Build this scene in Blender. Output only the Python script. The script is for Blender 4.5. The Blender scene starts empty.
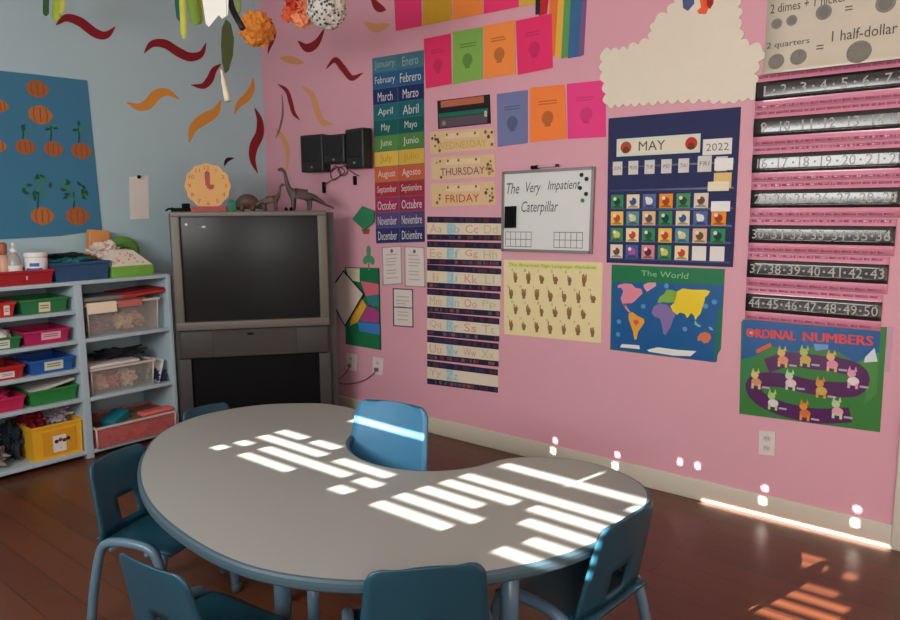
import bpy, bmesh, math, random
from mathutils import Vector, Matrix
random.seed(7)
S = bpy.context.scene
COL = S.collection
PI = math.pi

# ------------------------------------------------------------------ camera
F_PX, YAW, PITCH, ROLL = 734.05, 0.695469, 0.1392386, -0.00788468
CAM = Vector((4.379, -3.228, 1.35))
_fw = Vector((-math.sin(YAW)*math.cos(PITCH), math.cos(YAW)*math.cos(PITCH), -math.sin(PITCH)))
_r0 = Vector((math.cos(YAW), math.sin(YAW), 0)); _u0 = _r0.cross(_fw)
_r = _r0*math.cos(ROLL) + _u0*math.sin(ROLL); _u = -_r0*math.sin(ROLL) + _u0*math.cos(ROLL)
cd = bpy.data.cameras.new('camera'); cam = bpy.data.objects.new('camera', cd); COL.objects.link(cam)
cd.sensor_width = 36; cd.lens = F_PX/900*36; cd.clip_start = .02
M3 = Matrix((_r, _u, -_fw)).transposed()
cam.matrix_world = Matrix.Translation(CAM) @ M3.to_4x4()
S.camera = cam

# survey helpers: where a sight line meets a real surface
def ray(x, y): return _fw*F_PX + _r*(x-450) + _u*(310-y)
def hit(x, y, ax, val):
    d = ray(x, y); t = (val-CAM[ax])/d[ax]; return CAM + d*t
def pk(x, y, off=0):                      # north (pink) wall -> (u = x, v = z)
    p = hit(x, y, 1, -off); return (p.x, p.z)
def bl(x, y, off=0):                      # west (blue) wall -> (u = y, v = z)
    p = hit(x, y, 0, off); return (p.y, p.z)
SHX = .375
def sf(x, y, off=0): p = hit(x, y, 0, SHX-off); return (p.y, p.z)
def dep(x, y, d): return CAM + ray(x, y)/F_PX*d

# ------------------------------------------------------------------ materials
def lin(c): 
    c = c/255
    return c/12.92 if c <= .04045 else ((c+.055)/1.055)**2.4
MATS = {}
def mat(name, rgb, rough=.6, metal=0, spec=.5, var=.06, nscale=14, bump=0, bscale=60, alpha=None, trans=0, coat=0, stretch=None):
    if name in MATS: return MATS[name]
    m = bpy.data.materials.new(name); m.use_nodes = True
    nt = m.node_tree; n = nt.nodes; b = n['Principled BSDF']
    c = [lin(v) for v in rgb]
    b.inputs['Roughness'].default_value = rough; b.inputs['Metallic'].default_value = metal
    b.inputs['Specular IOR Level'].default_value = spec
    tc = n.new('ShaderNodeTexCoord'); nz = n.new('ShaderNodeTexNoise'); nz.inputs['Scale'].default_value = nscale
    nz.inputs['Detail'].default_value = 3
    nt.links.new(tc.outputs['Object'], nz.inputs['Vector'])
    rp = n.new('ShaderNodeMix'); rp.data_type = 'RGBA'
    rp.inputs[6].default_value = [v*(1-var) for v in c]+[1]; rp.inputs[7].default_value = [min(1, v*(1+var)) for v in c]+[1]
    nt.links.new(nz.outputs['Fac'], rp.inputs[0]); nt.links.new(rp.outputs[2], b.inputs['Base Color'])
    if bump:
        nb = n.new('ShaderNodeTexNoise'); nb.inputs['Scale'].default_value = bscale; nb.inputs['Detail'].default_value = 2
        if stretch:
            mp = n.new('ShaderNodeMapping'); mp.inputs['Scale'].default_value = stretch
            nt.links.new(tc.outputs['Object'], mp.inputs['Vector']); nt.links.new(mp.outputs[0], nb.inputs['Vector'])
        else: nt.links.new(tc.outputs['Object'], nb.inputs['Vector'])
        bp = n.new('ShaderNodeBump'); bp.inputs['Strength'].default_value = bump; bp.inputs['Distance'].default_value = .01
        nt.links.new(nb.outputs['Fac'], bp.inputs['Height']); nt.links.new(bp.outputs[0], b.inputs['Normal'])
    if trans: b.inputs['Transmission Weight'].default_value = trans
    if alpha is not None: b.inputs['Alpha'].default_value = alpha
    if coat: b.inputs['Coat Weight'].default_value = coat; b.inputs['Coat Roughness'].default_value = .17
    MATS[name] = m
    return m
def pap(rgb, rough=.75):                   # plain paper / card of one colour
    return mat('paper_%d_%d_%d' % tuple(rgb), rgb, rough, var=.03, spec=.25)
def glossy(rgb):                           # laminated print
    return mat('laminate_%d_%d_%d' % tuple(rgb), rgb, .32, var=.03, spec=.4, bump=.25, bscale=9)

PINK = mat('pink_wall_paint', (224, 164, 177), .62, var=.025, nscale=3, bump=.06, bscale=160)
NEUT = mat('off_white_wall_paint', (214, 208, 196), .65, var=.02)
BLUE = mat('blue_wall_paint', (176, 206, 212), .65, var=.03, nscale=3, bump=.06, bscale=160)
CREAM = mat('cream_trim_paint', (216, 209, 192), .45, var=.03)
CEIL = mat('ceiling_paint', (226, 222, 214), .8, var=.02)
WHITE = pap((232, 228, 220)); PAPW = WHITE
BLACKM = mat('black_ink', (24, 22, 26), .6)
GREYINK = mat('grey_ink', (110, 106, 104), .7)

def floor_mat():
    m = bpy.data.materials.new('dark_wood_floor'); m.use_nodes = True; nt = m.node_tree; n = nt.nodes; b = n['Principled BSDF']
    tc = n.new('ShaderNodeTexCoord'); mp = n.new('ShaderNodeMapping'); nt.links.new(tc.outputs['Object'], mp.inputs[0])
    mp.inputs['Rotation'].default_value = (0, 0, 0)
    br = n.new('ShaderNodeTexBrick'); nt.links.new(mp.outputs[0], br.inputs['Vector'])
    br.inputs['Scale'].default_value = 1; br.inputs['Brick Width'].default_value = 1.2; br.inputs['Row Height'].default_value = .12
    br.inputs['Mortar Size'].default_value = .0016; br.offset = .37
    br.inputs['Color1'].default_value = [lin(v) for v in (106, 61, 39)]+[1]; br.inputs['Color2'].default_value = [lin(v) for v in (94, 54, 35)]+[1]
    br.inputs['Mortar'].default_value = [lin(v) for v in (46, 27, 20)]+[1]
    nz = n.new('ShaderNodeTexNoise'); mp2 = n.new('ShaderNodeMapping'); mp2.inputs['Scale'].default_value = (2.5, 40, 1)
    nt.links.new(tc.outputs['Object'], mp2.inputs[0]); nt.links.new(mp2.outputs[0], nz.inputs['Vector']); nz.inputs['Detail'].default_value = 5
    mx = n.new('ShaderNodeMix'); mx.data_type = 'RGBA'; mx.blend_type = 'MULTIPLY'; mx.inputs[0].default_value = .55
    cr = n.new('ShaderNodeValToRGB'); cr.color_ramp.elements[0].color = (.55, .5, .5, 1); cr.color_ramp.elements[1].color = (1.2, 1.15, 1.1, 1)
    nt.links.new(nz.outputs['Fac'], cr.inputs[0]); nt.links.new(br.outputs['Color'], mx.inputs[6]); nt.links.new(cr.outputs[0], mx.inputs[7])
    nt.links.new(mx.outputs[2], b.inputs['Base Color']); b.inputs['Roughness'].default_value = .33
    b.inputs['Specular IOR Level'].default_value = .45
    return m
FLOOR = floor_mat()

# ------------------------------------------------------------------ mesh builder
def smooth(pts, n=6, closed=False):
    pts = [Vector(p) for p in pts]; out = []; L = len(pts)
    rng = range(L) if closed else range(L-1)
    for i in rng:
        p1 = pts[i]; p2 = pts[(i+1) % L]
        p0 = pts[(i-1) % L] if (closed or i > 0) else p1*2-p2
        p3 = pts[(i+2) % L] if (closed or i+2 < L) else p2*2-p1
        for k in range(n):
            t = k/n
            out.append(.5*((2*p1)+(p2-p0)*t+(2*p0-5*p1+4*p2-p3)*t*t+(3*p1-p0-3*p2+p3)*t**3))
    if not closed: out.append(pts[-1])
    return out

_txt = {}
def text_mesh(s, shear=0):
    k = (s, shear)
    if k in _txt: return _txt[k]
    cu = bpy.data.curves.new('t', 'FONT'); cu.body = s; cu.resolution_u = 2; cu.shear = shear; cu.align_x = 'LEFT'
    o = bpy.data.objects.new('t', cu); COL.objects.link(o)
    dg = bpy.context.evaluated_depsgraph_get(); dg.update()
    me = bpy.data.meshes.new_from_object(o.evaluated_get(dg))
    vs = [v.co.copy() for v in me.vertices]; fs = [tuple(p.vertices) for p in me.polygons]
    bpy.data.objects.remove(o); bpy.data.curves.remove(cu); bpy.data.meshes.remove(me)
    x0 = min(v.x for v in vs); x1 = max(v.x for v in vs); y0 = min(v.y for v in vs); y1 = max(v.y for v in vs)
    _txt[k] = (vs, fs, x0, x1, y0, y1)
    return _txt[k]

class MB:
    """collects shapes with their materials and links them as ONE mesh object"""
    def __init__(s): s.v = []; s.f = []; s.m = []; s.sm = []; s.mats = []
    def mi(s, m):
        if m not in s.mats: s.mats.append(m)
        return s.mats.index(m)
    def add(s, vs, fs, m, smooth=False):
        o = len(s.v); s.v += [Vector(v) for v in vs]; i = s.mi(m)
        for f in fs: s.f.append([o+k for k in f]); s.m.append(i); s.sm.append(smooth)
        return s
    def bm(s, bm, m, sm=False, M=None):
        bm.verts.index_update()
        vs = [(M @ v.co if M else v.co.copy()) for v in bm.verts]
        s.add(vs, [[v.index for v in f.verts] for f in bm.faces], m, sm); bm.free(); return s
    def box(s, a, b, m, bev=0, M=None, seg=2):
        b_ = bmesh.new(); bmesh.ops.create_cube(b_, size=1)
        for v in b_.verts: v.co = Vector([(a[i]+b[i])/2+v.co[i]*(b[i]-a[i]) for i in range(3)])
        if bev: bmesh.ops.bevel(b_, geom=b_.edges[:], offset=bev, segments=seg, profile=.7, affect='EDGES')
        return s.bm(b_, m, bool(bev), M)
    def tube(s, path, r, m, n=10, caps=True):
        path = [Vector(p) for p in path]; L = len(path); rs = r if isinstance(r, (list, tuple)) else [r]*L
        vs = []; fs = []; ref = None
        for i, p in enumerate(path):
            t = (path[min(i+1, L-1)]-path[max(i-1, 0)]).normalized()
            if ref is None: ref = t.orthogonal().normalized()
            ref = (ref-t*ref.dot(t)); ref = ref.normalized() if ref.length > 1e-6 else t.orthogonal().normalized()
            b = t.cross(ref)
            for k in range(n):
                a = 2*PI*k/n; vs.append(p+(ref*math.cos(a)+b*math.sin(a))*rs[i])
        for i in range(L-1):
            for k in range(n): fs.append([i*n+k, i*n+(k+1) % n, (i+1)*n+(k+1) % n, (i+1)*n+k])
        if caps: fs.append(list(range(n))[::-1]); fs.append([(L-1)*n+k for k in range(n)])
        return s.add(vs, fs, m, True)
    def lathe(s, prof, c, m, n=20, M=None):
        vs = []; fs = []; L = len(prof)
        for r, z in prof:
            for k in range(n): vs.append(Vector((c[0]+r*math.cos(2*PI*k/n), c[1]+r*math.sin(2*PI*k/n), c[2]+z)))
        for i in range(L-1):
            for k in range(n): fs.append([i*n+k, i*n+(k+1) % n, (i+1)*n+(k+1) % n, (i+1)*n+k])
        fs.append(list(range(n))[::-1]); fs.append([(L-1)*n+k for k in range(n)])
        if M: vs = [M @ v for v in vs]
        return s.add(vs, fs, m, True)
    def prism(s, pts, P, w0, w1, m, side=None):    # polygon pts (u,v) extruded from w0 to w1 through the mapping P(u,v,w)
        n = len(pts)
        area = sum(pts[i][0]*pts[(i+1) % n][1]-pts[(i+1) % n][0]*pts[i][1] for i in range(n))
        if area < 0: pts = pts[::-1]
        vs = [P(p[0], p[1], w0) for p in pts]+[P(p[0], p[1], w1) for p in pts]
        s.add(vs, [list(range(n, 2*n)), list(range(n))[::-1]], m)
        return s.add(vs, [[i, (i+1) % n, n+(i+1) % n, n+i] for i in range(n)], side or m)
    def poly(s, pts, P, w, m):
        n = len(pts)
        area = sum(pts[i][0]*pts[(i+1) % n][1]-pts[(i+1) % n][0]*pts[i][1] for i in range(n))
        if area < 0: pts = pts[::-1]
        return s.add([P(p[0], p[1], w) for p in pts], [list(range(n))], m)
    def text(s, t, P, w, m, u0, u1, v0, v1, shear=0, fit=True):   # lettering filling the box u0..u1, v0..v1
        vs, fs, x0, x1, y0, y1 = text_mesh(t, shear)
        mxw = (x1-x0)/(y1-y0)*(v1-v0)*1.25
        if u1-u0 > mxw: u0, u1 = (u0+u1-mxw)/2, (u0+u1+mxw)/2
        sx = (u1-u0)/(x1-x0); sy = (v1-v0)/(y1-y0)
        return s.add([P(u0+(v.x-x0)*sx, v0+(v.y-y0)*sy, w) for v in vs], fs, m)
    def disc(s, c, r, P, w, m, n=12, ry=None):
        return s.poly([(c[0]+r*math.cos(2*PI*k/n), c[1]+(ry or r)*math.sin(2*PI*k/n)) for k in range(n)], P, w, m)
    def band(s, pts, wd, P, w, m):             # a stroke of constant width
        pts = [Vector(p).to_2d() for p in pts]; L = []; R = []
        for i, p in enumerate(pts):
            t = (pts[min(i+1, len(pts)-1)]-pts[max(i-1, 0)]).normalized(); nn = Vector((-t.y, t.x))
            ww = wd[i] if isinstance(wd, list) else wd
            L.append(p+nn*ww/2); R.append(p-nn*ww/2)
        for i in range(len(pts)-1): s.poly([R[i], R[i+1], L[i+1], L[i]], P, w, m)
        return s
    def build(s, name, parent=None, local=False, mods=()):
        me = bpy.data.meshes.new(name); org = Vector((0, 0, 0))
        if parent is None and not local:
            xs = [v.x for v in s.v]; ys = [v.y for v in s.v]; zs = [v.z for v in s.v]
            org = Vector(((min(xs)+max(xs))/2, (min(ys)+max(ys))/2, min(zs)))
        elif parent is not None and not local:
            p = parent
            while p: org += p.location; p = p.parent
        me.from_pydata([v-org for v in s.v], [], s.f)
        for m in s.mats: me.materials.append(m)
        for p, i, q in zip(me.polygons, s.m, s.sm): p.material_index = i; p.use_smooth = q
        me.update()
        o = bpy.data.objects.new(name, me); COL.objects.link(o)
        if parent is None and not local: o.location = org
        if parent: o.parent = parent
        return o

def tag(o, label, cat, group=None, kind=None):
    o['label'] = label; o['category'] = cat
    if group: o['group'] = group
    if kind: o['kind'] = kind
    return o
def thing(name, loc, label, cat, group=None, rotz=0):
    o = bpy.data.objects.new(name, None); COL.objects.link(o); o.location = loc; o.rotation_euler = (0, 0, rotz)
    o.empty_display_size = .05
    return tag(o, label, cat, group)
def struct(o): o['kind'] = 'structure'; return o
def kids(o): return [c for c in bpy.data.objects if c.parent == o]
def copy_tree(o, parent=None):
    c = o.copy(); COL.objects.link(c); c.parent = parent
    for ch in kids(o): copy_tree(ch, c)
    return c

# wall frames: (u, v, w) -> world, w = distance off the wall
def PK(u, v, w): return Vector((u, -w, v))
def BLW(u, v, w): return Vector((w, u, v))
def rect(u0, u1, v0, v1): return [(u0, v0), (u1, v0), (u1, v1), (u0, v1)]

# ------------------------------------------------------------------ the room
RX, SY, H = 6.6, -4.2, 3.05
struct(MB().box((-.1, SY-.1, -.08), (RX+.1, .1, 0), FLOOR).build('floor'))
struct(MB().box((-.1, SY-.1, H), (RX+.1, .1, H+.08), CEIL).build('ceiling'))
struct(MB().box((-.1, SY-.1, 0), (0, .1, H), BLUE).build('wall_west'))
struct(MB().box((RX, SY-.1, 0), (RX+.1, .1, H), NEUT).build('wall_east'))
DX0, DX1 = 4.06, 4.96
mb = MB(); mb.box((0, 0, 0), (DX0, .1, H), PINK); mb.box((DX1, 0, 0), (RX, .1, H), PINK); mb.box((DX0, 0, 2.08), (DX1, .1, H), PINK)
struct(mb.build('wall_north'))
# south wall: the blinded window, plus an unseen second one added for fill light
W1 = (1.45, 3.45, .95, 2.42); W_FILL = (4.7, 6.3, .95, 2.42)
mb = MB(); SW = BLUE
mb.box((0, SY-.1, 0), (RX, SY, .95), NEUT); mb.box((0, SY-.1, 2.42), (RX, SY, H), NEUT)
for a, b in ((0, W1[0]), (W1[1], W_FILL[0]), (W_FILL[1], RX)): mb.box((a, SY-.1, .95), (b, SY, 2.42), NEUT)
struct(mb.build('wall_south'))
FR = mat('white_window_frame', (228, 226, 220), .4)
GL = bpy.data.materials.new('clear_glass'); GL.use_nodes = True
_n = GL.node_tree.nodes; _n.remove(_n['Principled BSDF']); _t = _n.new('ShaderNodeBsdfTransparent'); _g = _n.new('ShaderNodeBsdfGlossy'); _x = _n.new('ShaderNodeMixShader')
_g.inputs['Roughness'].default_value = .02; _x.inputs[0].default_value = .06; _l = GL.node_tree.links
_l.new(_t.outputs[0], _x.inputs[1]); _l.new(_g.outputs[0], _x.inputs[2]); _l.new(_x.outputs[0], _n['Material Output'].inputs['Surface'])
SLAT = mat('closed_blind_slat', (214, 210, 200), .5)
for i, (x0, x1, z0, z1) in enumerate((W1, W_FILL)):
    w = MB()
    for a, b in (((x0, SY-.09, z0), (x0+.05, SY-.02, z1)), ((x1-.05, SY-.09, z0), (x1, SY-.02, z1)), ((x0, SY-.09, z0), (x1, SY-.02, z0+.05)), ((x0, SY-.09, z1-.05), (x1, SY-.02, z1))): w.box(a, b, FR)
    wo = struct(w.build('window_%d' % (i+1)))  # the second is an added window, there only to brighten the room
    struct(MB().box((x0+.05, SY-.06, z0+.05), (x1-.05, SY-.056, z1-.05), GL).build('pane', wo))
    struct(MB().box((x0-.05, SY, z0-.04), (x1+.05, SY+.06, z0), FR).build('window_sill', wo))
    if i == 0: WIN1 = wo
# sunlight: direction (KX, 1, -TZ); the blind has slits where bent slats let it through
KX, TZ = .17, .49
def slit(x, y, z):  k = y-SY; return x-KX*k, z+TZ*k
TBZ = .505
op = []                                    # openings (x0, x1, z0, z1) in the blind
def on_plane(x0, x1, y, z, th):
    if z == TBZ: x0 += .02; th *= .92            # a stripe of light x0..x1 wide at y on the level z
    a, c = slit(x0, y, z); b, _ = slit(x1, y, z); op.append((a, b, c-TZ*th/2, c+TZ*th/2))
for x0, x1, y in ((2.075, 2.146, -1.80), (2.094, 2.18, -1.7165), (2.106, 2.48, -1.625), (2.53, 2.80, -1.625), (2.11, 2.28, -1.545), (2.31, 2.46, -1.545),
                  (2.226, 2.69, -1.705), (2.223, 2.508, -1.79), (2.704, 2.797, -1.795), (2.715, 2.831, -1.705),
                  (2.892, 3.185, -1.80), (2.903, 3.223, -1.7165), (2.919, 3.165, -1.633), (2.939, 3.231, -1.5495), (2.953, 3.6, -1.47), (2.996, 3.6, -1.315)):
    on_plane(x0, x1, y, TBZ, .05 if y != -1.79 else .045)
for x0, x1, y in ((3.262, 3.70, -1.5495), (3.295, 3.75, -1.637), (3.37, 3.74, -1.725), (3.338, 3.66, -1.815)):
    on_plane(x0, x1, y, TBZ, .05)
on_plane(3.675, 3.80, -.345, 0, .05)
on_plane(3.86, 3.90, -.345, 0, .05)
on_plane(3.20, 3.95, -.012, 0, .05)        # the lit foot of the skirting
for x in (2.40, 2.76, 3.465, 3.825):
    on_plane(x-.012, x+.012, 0, .07, .055); on_plane(x-.01, x+.01, 0, .13, .04)
for x in (3.08, 3.164): on_plane(x-.008, x+.008, 0, .165, .05)
op.append((1.74, 2.2, 1.930, 1.951))       # band across the blue chair
vx = slit(3.272, -1.37, TBZ)[0]; op.append((vx-.004, vx+.006, 1.90, 1.99))
def blind(x0, x1, z0, z1, y):
    xs = sorted({x0, x1, *[v for o in op for v in o[:2] if x0 < v < x1]}); zs = sorted({z0, z1, *[v for o in op for v in o[2:] if z0 < v < z1]})
    mb = MB()
    for j in range(len(zs)-1):
        zc = (zs[j]+zs[j+1])/2; st = None
        for i in range(len(xs)):
            end = i == len(xs)-1
            xc = None if end else (xs[i]+xs[i+1])/2
            isop = end or any(o[0] < xc < o[1] and o[2] < zc < o[3] for o in op)
            if not isop and st is None: st = xs[i]
            if isop and st is not None: mb.box((st, y-.0015, zs[j]), (xs[i], y+.0015, zs[j+1]), SLAT); st = None
    return mb
struct(blind(W1[0], W1[1], W1[2], W1[3], SY-.012).build('window_blind', WIN1))
# skirting, door
struct(MB().box((.0, -.016, 0), (3.955, 0, .098), CREAM, .004).build('baseboard_north'))
struct(MB().box((0, -4.2, 0), (.014, -2.3, .098), CREAM, .004).build('baseboard_west'))
mb = MB(); mb.box((3.955, -.022, 0), (DX0, 0, 2.08), CREAM, .004); mb.box((DX1, -.022, 0), (DX1+.105, 0, 2.08), CREAM, .004); mb.box((3.955, -.022, 2.08), (DX1+.105, 0, 2.19), CREAM, .004)
struct(mb.build('trim_1'))
DOORM = mat('cream_door_paint', (214, 206, 188), .4)
dr = struct(MB().box((DX0+.003, .03, .006), (DX1-.003, .07, 2.075), DOORM, .003).build('door_1'))
struct(MB().lathe([(.0, 0), (.026, .002), (.03, .02), (.02, .04), (.01, .05), (.01, .062)], (0, 0, 0), mat('brass_knob', (190, 160, 90), .3, 1), M=Matrix.Translation((DX1-.08, -.032, 1.0)) @ Matrix.Rotation(-PI/2, 4, 'X')).build('door_handle', dr))

# ------------------------------------------------------------------ light
def area(name, loc, rot, sx, sy, e, col=(1, 1, 1), spread=PI):
    l = bpy.data.lights.new(name, 'AREA'); l.shape = 'RECTANGLE'; l.size = sx; l.size_y = sy; l.energy = e; l.color = col; l.spread = spread
    o = bpy.data.objects.new(name, l); COL.objects.link(o); o.location = loc; o.rotation_euler = rot; return o
area('window_fill', (2.45, SY+.03, 1.55), (PI/2-.32, 0, 0), 1.9, 1.1, 92, (.98, .98, .98))  # lamp added inside the blind, for the daylight it diffuses
area('window_fill', (5.5, SY+.03, 1.55), (PI/2-.32, 0, 0), 1.5, 1.1, 48, (.98, .98, .98))  # added fill lamp at the invented second window
sl = bpy.data.lights.new('sun', 'SUN'); sl.energy = 40; sl.angle = math.radians(.28); sl.color = (1, .96, .9)
so = bpy.data.objects.new('sun', sl); COL.objects.link(so)
so.rotation_euler = Vector((KX, 1, -TZ)).to_track_quat('-Z', 'Y').to_euler(); so.location = (2, -8, 6)
w = bpy.data.worlds.new('sky'); S.world = w; w.use_nodes = True
bg = w.node_tree.nodes['Background']; sky = w.node_tree.nodes.new('ShaderNodeTexSky'); sky.sky_type = 'HOSEK_WILKIE'
sky.sun_direction = (-KX, -1, TZ); w.node_tree.links.new(sky.outputs[0], bg.inputs[0]); bg.inputs[1].default_value = .35
S.view_settings.view_transform = 'Standard'; S.view_settings.look = 'None'; S.view_settings.exposure = .14; S.view_settings.gamma = 1
S.cycles.use_denoising = True; S.cycles.max_bounces = 8; S.cycles.diffuse_bounces = 5; S.cycles.sample_clamp_indirect = 4
S.cycles.caustics_reflective = False; S.cycles.caustics_refractive = False

# ------------------------------------------------------------------ table
LAM = mat('grey_laminate', (149, 150, 144), .36, var=.03, nscale=60, spec=.4)
BAND = mat('slate_blue_edge_band', (62, 84, 94), .45, var=.04)
STEEL = mat('blue_grey_painted_steel', (84, 112, 130), .35, var=.04, spec=.6)
CAPM = mat('grey_plastic_glide', (70, 76, 82), .6)
KID = [(1.985, -1.175), (1.86, -1.25), (1.735, -1.40), (1.69, -1.63), (1.78, -1.85), (1.98, -2.03), (2.2, -2.155), (2.42, -2.235), (2.64, -2.275), (2.85, -2.285), (3.02, -2.255), (3.19, -2.17), (3.33, -2.04), (3.43, -1.91), (3.505, -1.76), (3.545, -1.58), (3.545, -1.41), (3.51, -1.28), (3.45, -1.20), (3.35, -1.145), (3.22, -1.125), (3.08, -1.17), (2.985, -1.27), (2.945, -1.41), (2.86, -1.52), (2.72, -1.58), (2.57, -1.57), (2.44, -1.49), (2.37, -1.385), (2.29, -1.25), (2.17, -1.165)]
kp = [(p.x, p.y) for p in smooth([(a, b, 0) for a, b in KID], 5, True)]
TC = Vector((2.61, -1.75, 0))
tbl = thing('kidney_table', TC, 'grey kidney-shaped activity table with slate blue edge on steel legs', 'table')
def PT(u, v, w): return Vector((u, v, w))
def inset(pts, d):
    n = len(pts); out = []
    for i in range(n):
        a = Vector(pts[i-1]); b = Vector(pts[(i+1) % n]); t = (b-a).normalized(); out.append((pts[i][0]+t.y*-d*sg, pts[i][1]+t.x*d*sg))
    return out
sg = 1 if sum(kp[i][0]*kp[(i+1) % len(kp)][1]-kp[(i+1) % len(kp)][0]*kp[i][1] for i in range(len(kp))) > 0 else -1
MB().prism(inset(kp, .006), PT, TBZ-.03, TBZ, LAM).build('tabletop', tbl)
eb = MB(); prof = [(.008, .0005), (.002, -.001), (-.003, -.006), (-.004, -.015), (-.003, -.026), (.002, -.032), (.03, -.033)]
rings = [[(x, y, TBZ+dz) for x, y in inset(kp, d)] for d, dz in prof]; n = len(kp)
for a, b in zip(rings, rings[1:]): eb.add(a+b, [[i, (i+1) % n, n+(i+1) % n, n+i] if sg < 0 else [i, n+i, n+(i+1) % n, (i+1) % n] for i in range(n)], BAND, True)
eb.build('edge_band', tbl)
for lx, ly in ((2.81, -2.075), (2.06, -1.775), (1.95, -1.45), (3.28, -1.30), (3.37, -1.79), (2.66, -1.85)):
    lg = MB().tube([(lx, ly, .20), (lx, ly, TBZ-.034)], .024, STEEL, 16).tube([(lx, ly, .03), (lx, ly, .21)], .019, STEEL, 16)
    lg.lathe([(.06, 0), (.06, .006), (.024, .008)], (lx, ly, TBZ-.042), STEEL)
    lo = lg.build('leg', tbl)
    MB().lathe([(.026, 0), (.028, .004), (.022, .03), (.02, .045)], (lx, ly, 0), CAPM).build('foot_cap', lo)

# ------------------------------------------------------------------ chairs (seat front towards local +y)
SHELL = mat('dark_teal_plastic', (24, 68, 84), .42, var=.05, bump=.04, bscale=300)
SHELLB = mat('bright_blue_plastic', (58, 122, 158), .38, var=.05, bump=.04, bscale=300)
def shell_grid(rows, cols, fn, m, skip=lambda i, j: False, th=.008):
    vs = [fn(i/rows, j/cols) for i in range(rows+1) for j in range(cols+1)]; c = cols+1
    fs = [[i*c+j, i*c+j+1, (i+1)*c+j+1, (i+1)*c+j] for i in range(rows) for j in range(cols) if not skip(i, j)]
    b = bmesh.new(); bv = [b.verts.new(v) for v in vs]
    for f in fs: b.faces.new([bv[k] for k in f])
    bmesh.ops.delete(b, geom=[v for v in b.verts if not v.link_faces], context='VERTS')
    bmesh.ops.recalc_face_normals(b, faces=b.faces[:])
    bmesh.ops.solidify(b, geom=b.faces[:], thickness=th)
    bmesh.ops.recalc_face_normals(b, faces=b.faces[:])
    return MB().bm(b, m, True)
def back_fn(v, t):
    v = 1-(1-v)**1.8; x = (t-.5)*2; z = .285+v*.24
    hw = .148-.024*v; d = (1-v)*.24
    if d < .034: hw += -.034+math.sqrt(max(0, .034**2-(.034-d)**2))
    return Vector((x*hw, -.125-.055*v+.013*x*x, z))
def seat_fn(v, t):
    x = (t-.5)*2; y = -.142+v*.285; hw = .138+.012*v
    if v > .82: hw *= 1-.12*((v-.82)/.18)**2
    return Vector((x*hw, y, .288-.012*(1-x*x)*math.sin(PI*v)-(.02*((v-.8)/.2)**2 if v > .8 else 0)))
def make_chair(label, shellm, loc, rz, sc, group, hole=3):
    t = thing('school_chair', loc, label, 'chair', group, rz); t.scale = (sc,)*3
    sh = shell_grid(16, 14, back_fn, shellm, lambda i, j: (1 if hole > 1 else 0) <= i <= hole and (4 if hole < 2 else 5) <= j <= (9 if hole < 2 else 8))
    o = sh.build('backrest', t, True)
    o = shell_grid(12, 14, seat_fn, shellm).build('seat', t, True)
    for s in (-1, 1):
        x0 = s*.159; xf = s*.167
        pa = smooth([(xf, -.156, .012), (x0+s*.008, -.135, .13), (x0, -.112, .24), (x0, -.085, .285), (x0, -.03, .3), (x0, .045, .3), (x0, .095, .285), (x0, .117, .24), (x0+s*.008, .14, .13), (xf, .156, .012)], 4)
        fo = MB().tube(pa, .0145, STEEL, 12).build('leg_frame', t, True)
        for y in (-.157, .157): MB().lathe([(.017, 0), (.0185, .004), (.0175, .03)], (xf, y, 0), CAPM, 12).build('foot_cap', fo, True)
    for y in (-.07, .07): MB().tube([(-.159, y, .27), (.159, y, .27)], .009, STEEL, 8).build('crossbar', t, True)
    return t
GRP = 'small plastic chairs around the kidney table'
def face(dx, dy): return math.atan2(-dx, dy)
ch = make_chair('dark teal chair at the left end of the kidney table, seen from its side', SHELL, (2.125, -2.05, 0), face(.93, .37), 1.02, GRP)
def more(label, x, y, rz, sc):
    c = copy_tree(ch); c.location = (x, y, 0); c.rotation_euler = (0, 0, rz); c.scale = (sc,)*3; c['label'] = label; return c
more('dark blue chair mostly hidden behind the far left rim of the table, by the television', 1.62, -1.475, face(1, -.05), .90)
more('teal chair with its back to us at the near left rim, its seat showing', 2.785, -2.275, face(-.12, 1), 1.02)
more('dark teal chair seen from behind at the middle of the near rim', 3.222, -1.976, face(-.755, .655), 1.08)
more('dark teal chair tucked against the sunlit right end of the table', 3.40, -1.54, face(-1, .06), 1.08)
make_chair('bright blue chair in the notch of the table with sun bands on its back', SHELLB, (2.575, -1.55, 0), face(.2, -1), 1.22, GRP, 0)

# ------------------------------------------------------------------ television in the corner
A = math.radians(52); TVO = Vector((.407, -.982, 0)); TW = .89
tx = Vector((math.cos(A), math.sin(A), 0)); tn = Vector((math.sin(A), -math.cos(A), 0))   # along the front, out of the front
def TVP(u, v, w): return TVO+tx*u+tn*w+Vector((0, 0, v))
DK = mat('charcoal_tv_plastic', (58, 55, 54), .5, var=.05); SIL = mat('warm_silver_bezel', (106, 100, 91), .45, .2, var=.04)
SCR = mat('dark_screen', (34, 34, 34), .28, var=.02, spec=.22); SPK = mat('speaker_grille_cloth', (64, 60, 58), .7, bump=.3, bscale=500); BLK = mat('matt_black', (12, 12, 13), .75, spec=.15)
tv = thing('television', TVP(TW/2, 0, 0), 'big old floor-standing projection television with silver bezel in the corner', 'television')
def tvbox(u0, u1, v0, v1, w0, w1, m, name, par=None, bev=.006):
    M = Matrix((tx, tn*-1, Vector((0, 0, 1)))).transposed().to_4x4(); M.translation = TVO
    return MB().box((u0, -w1, v0), (u1, -w0, v1), m, bev, M).build(name, par or tv)
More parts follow.
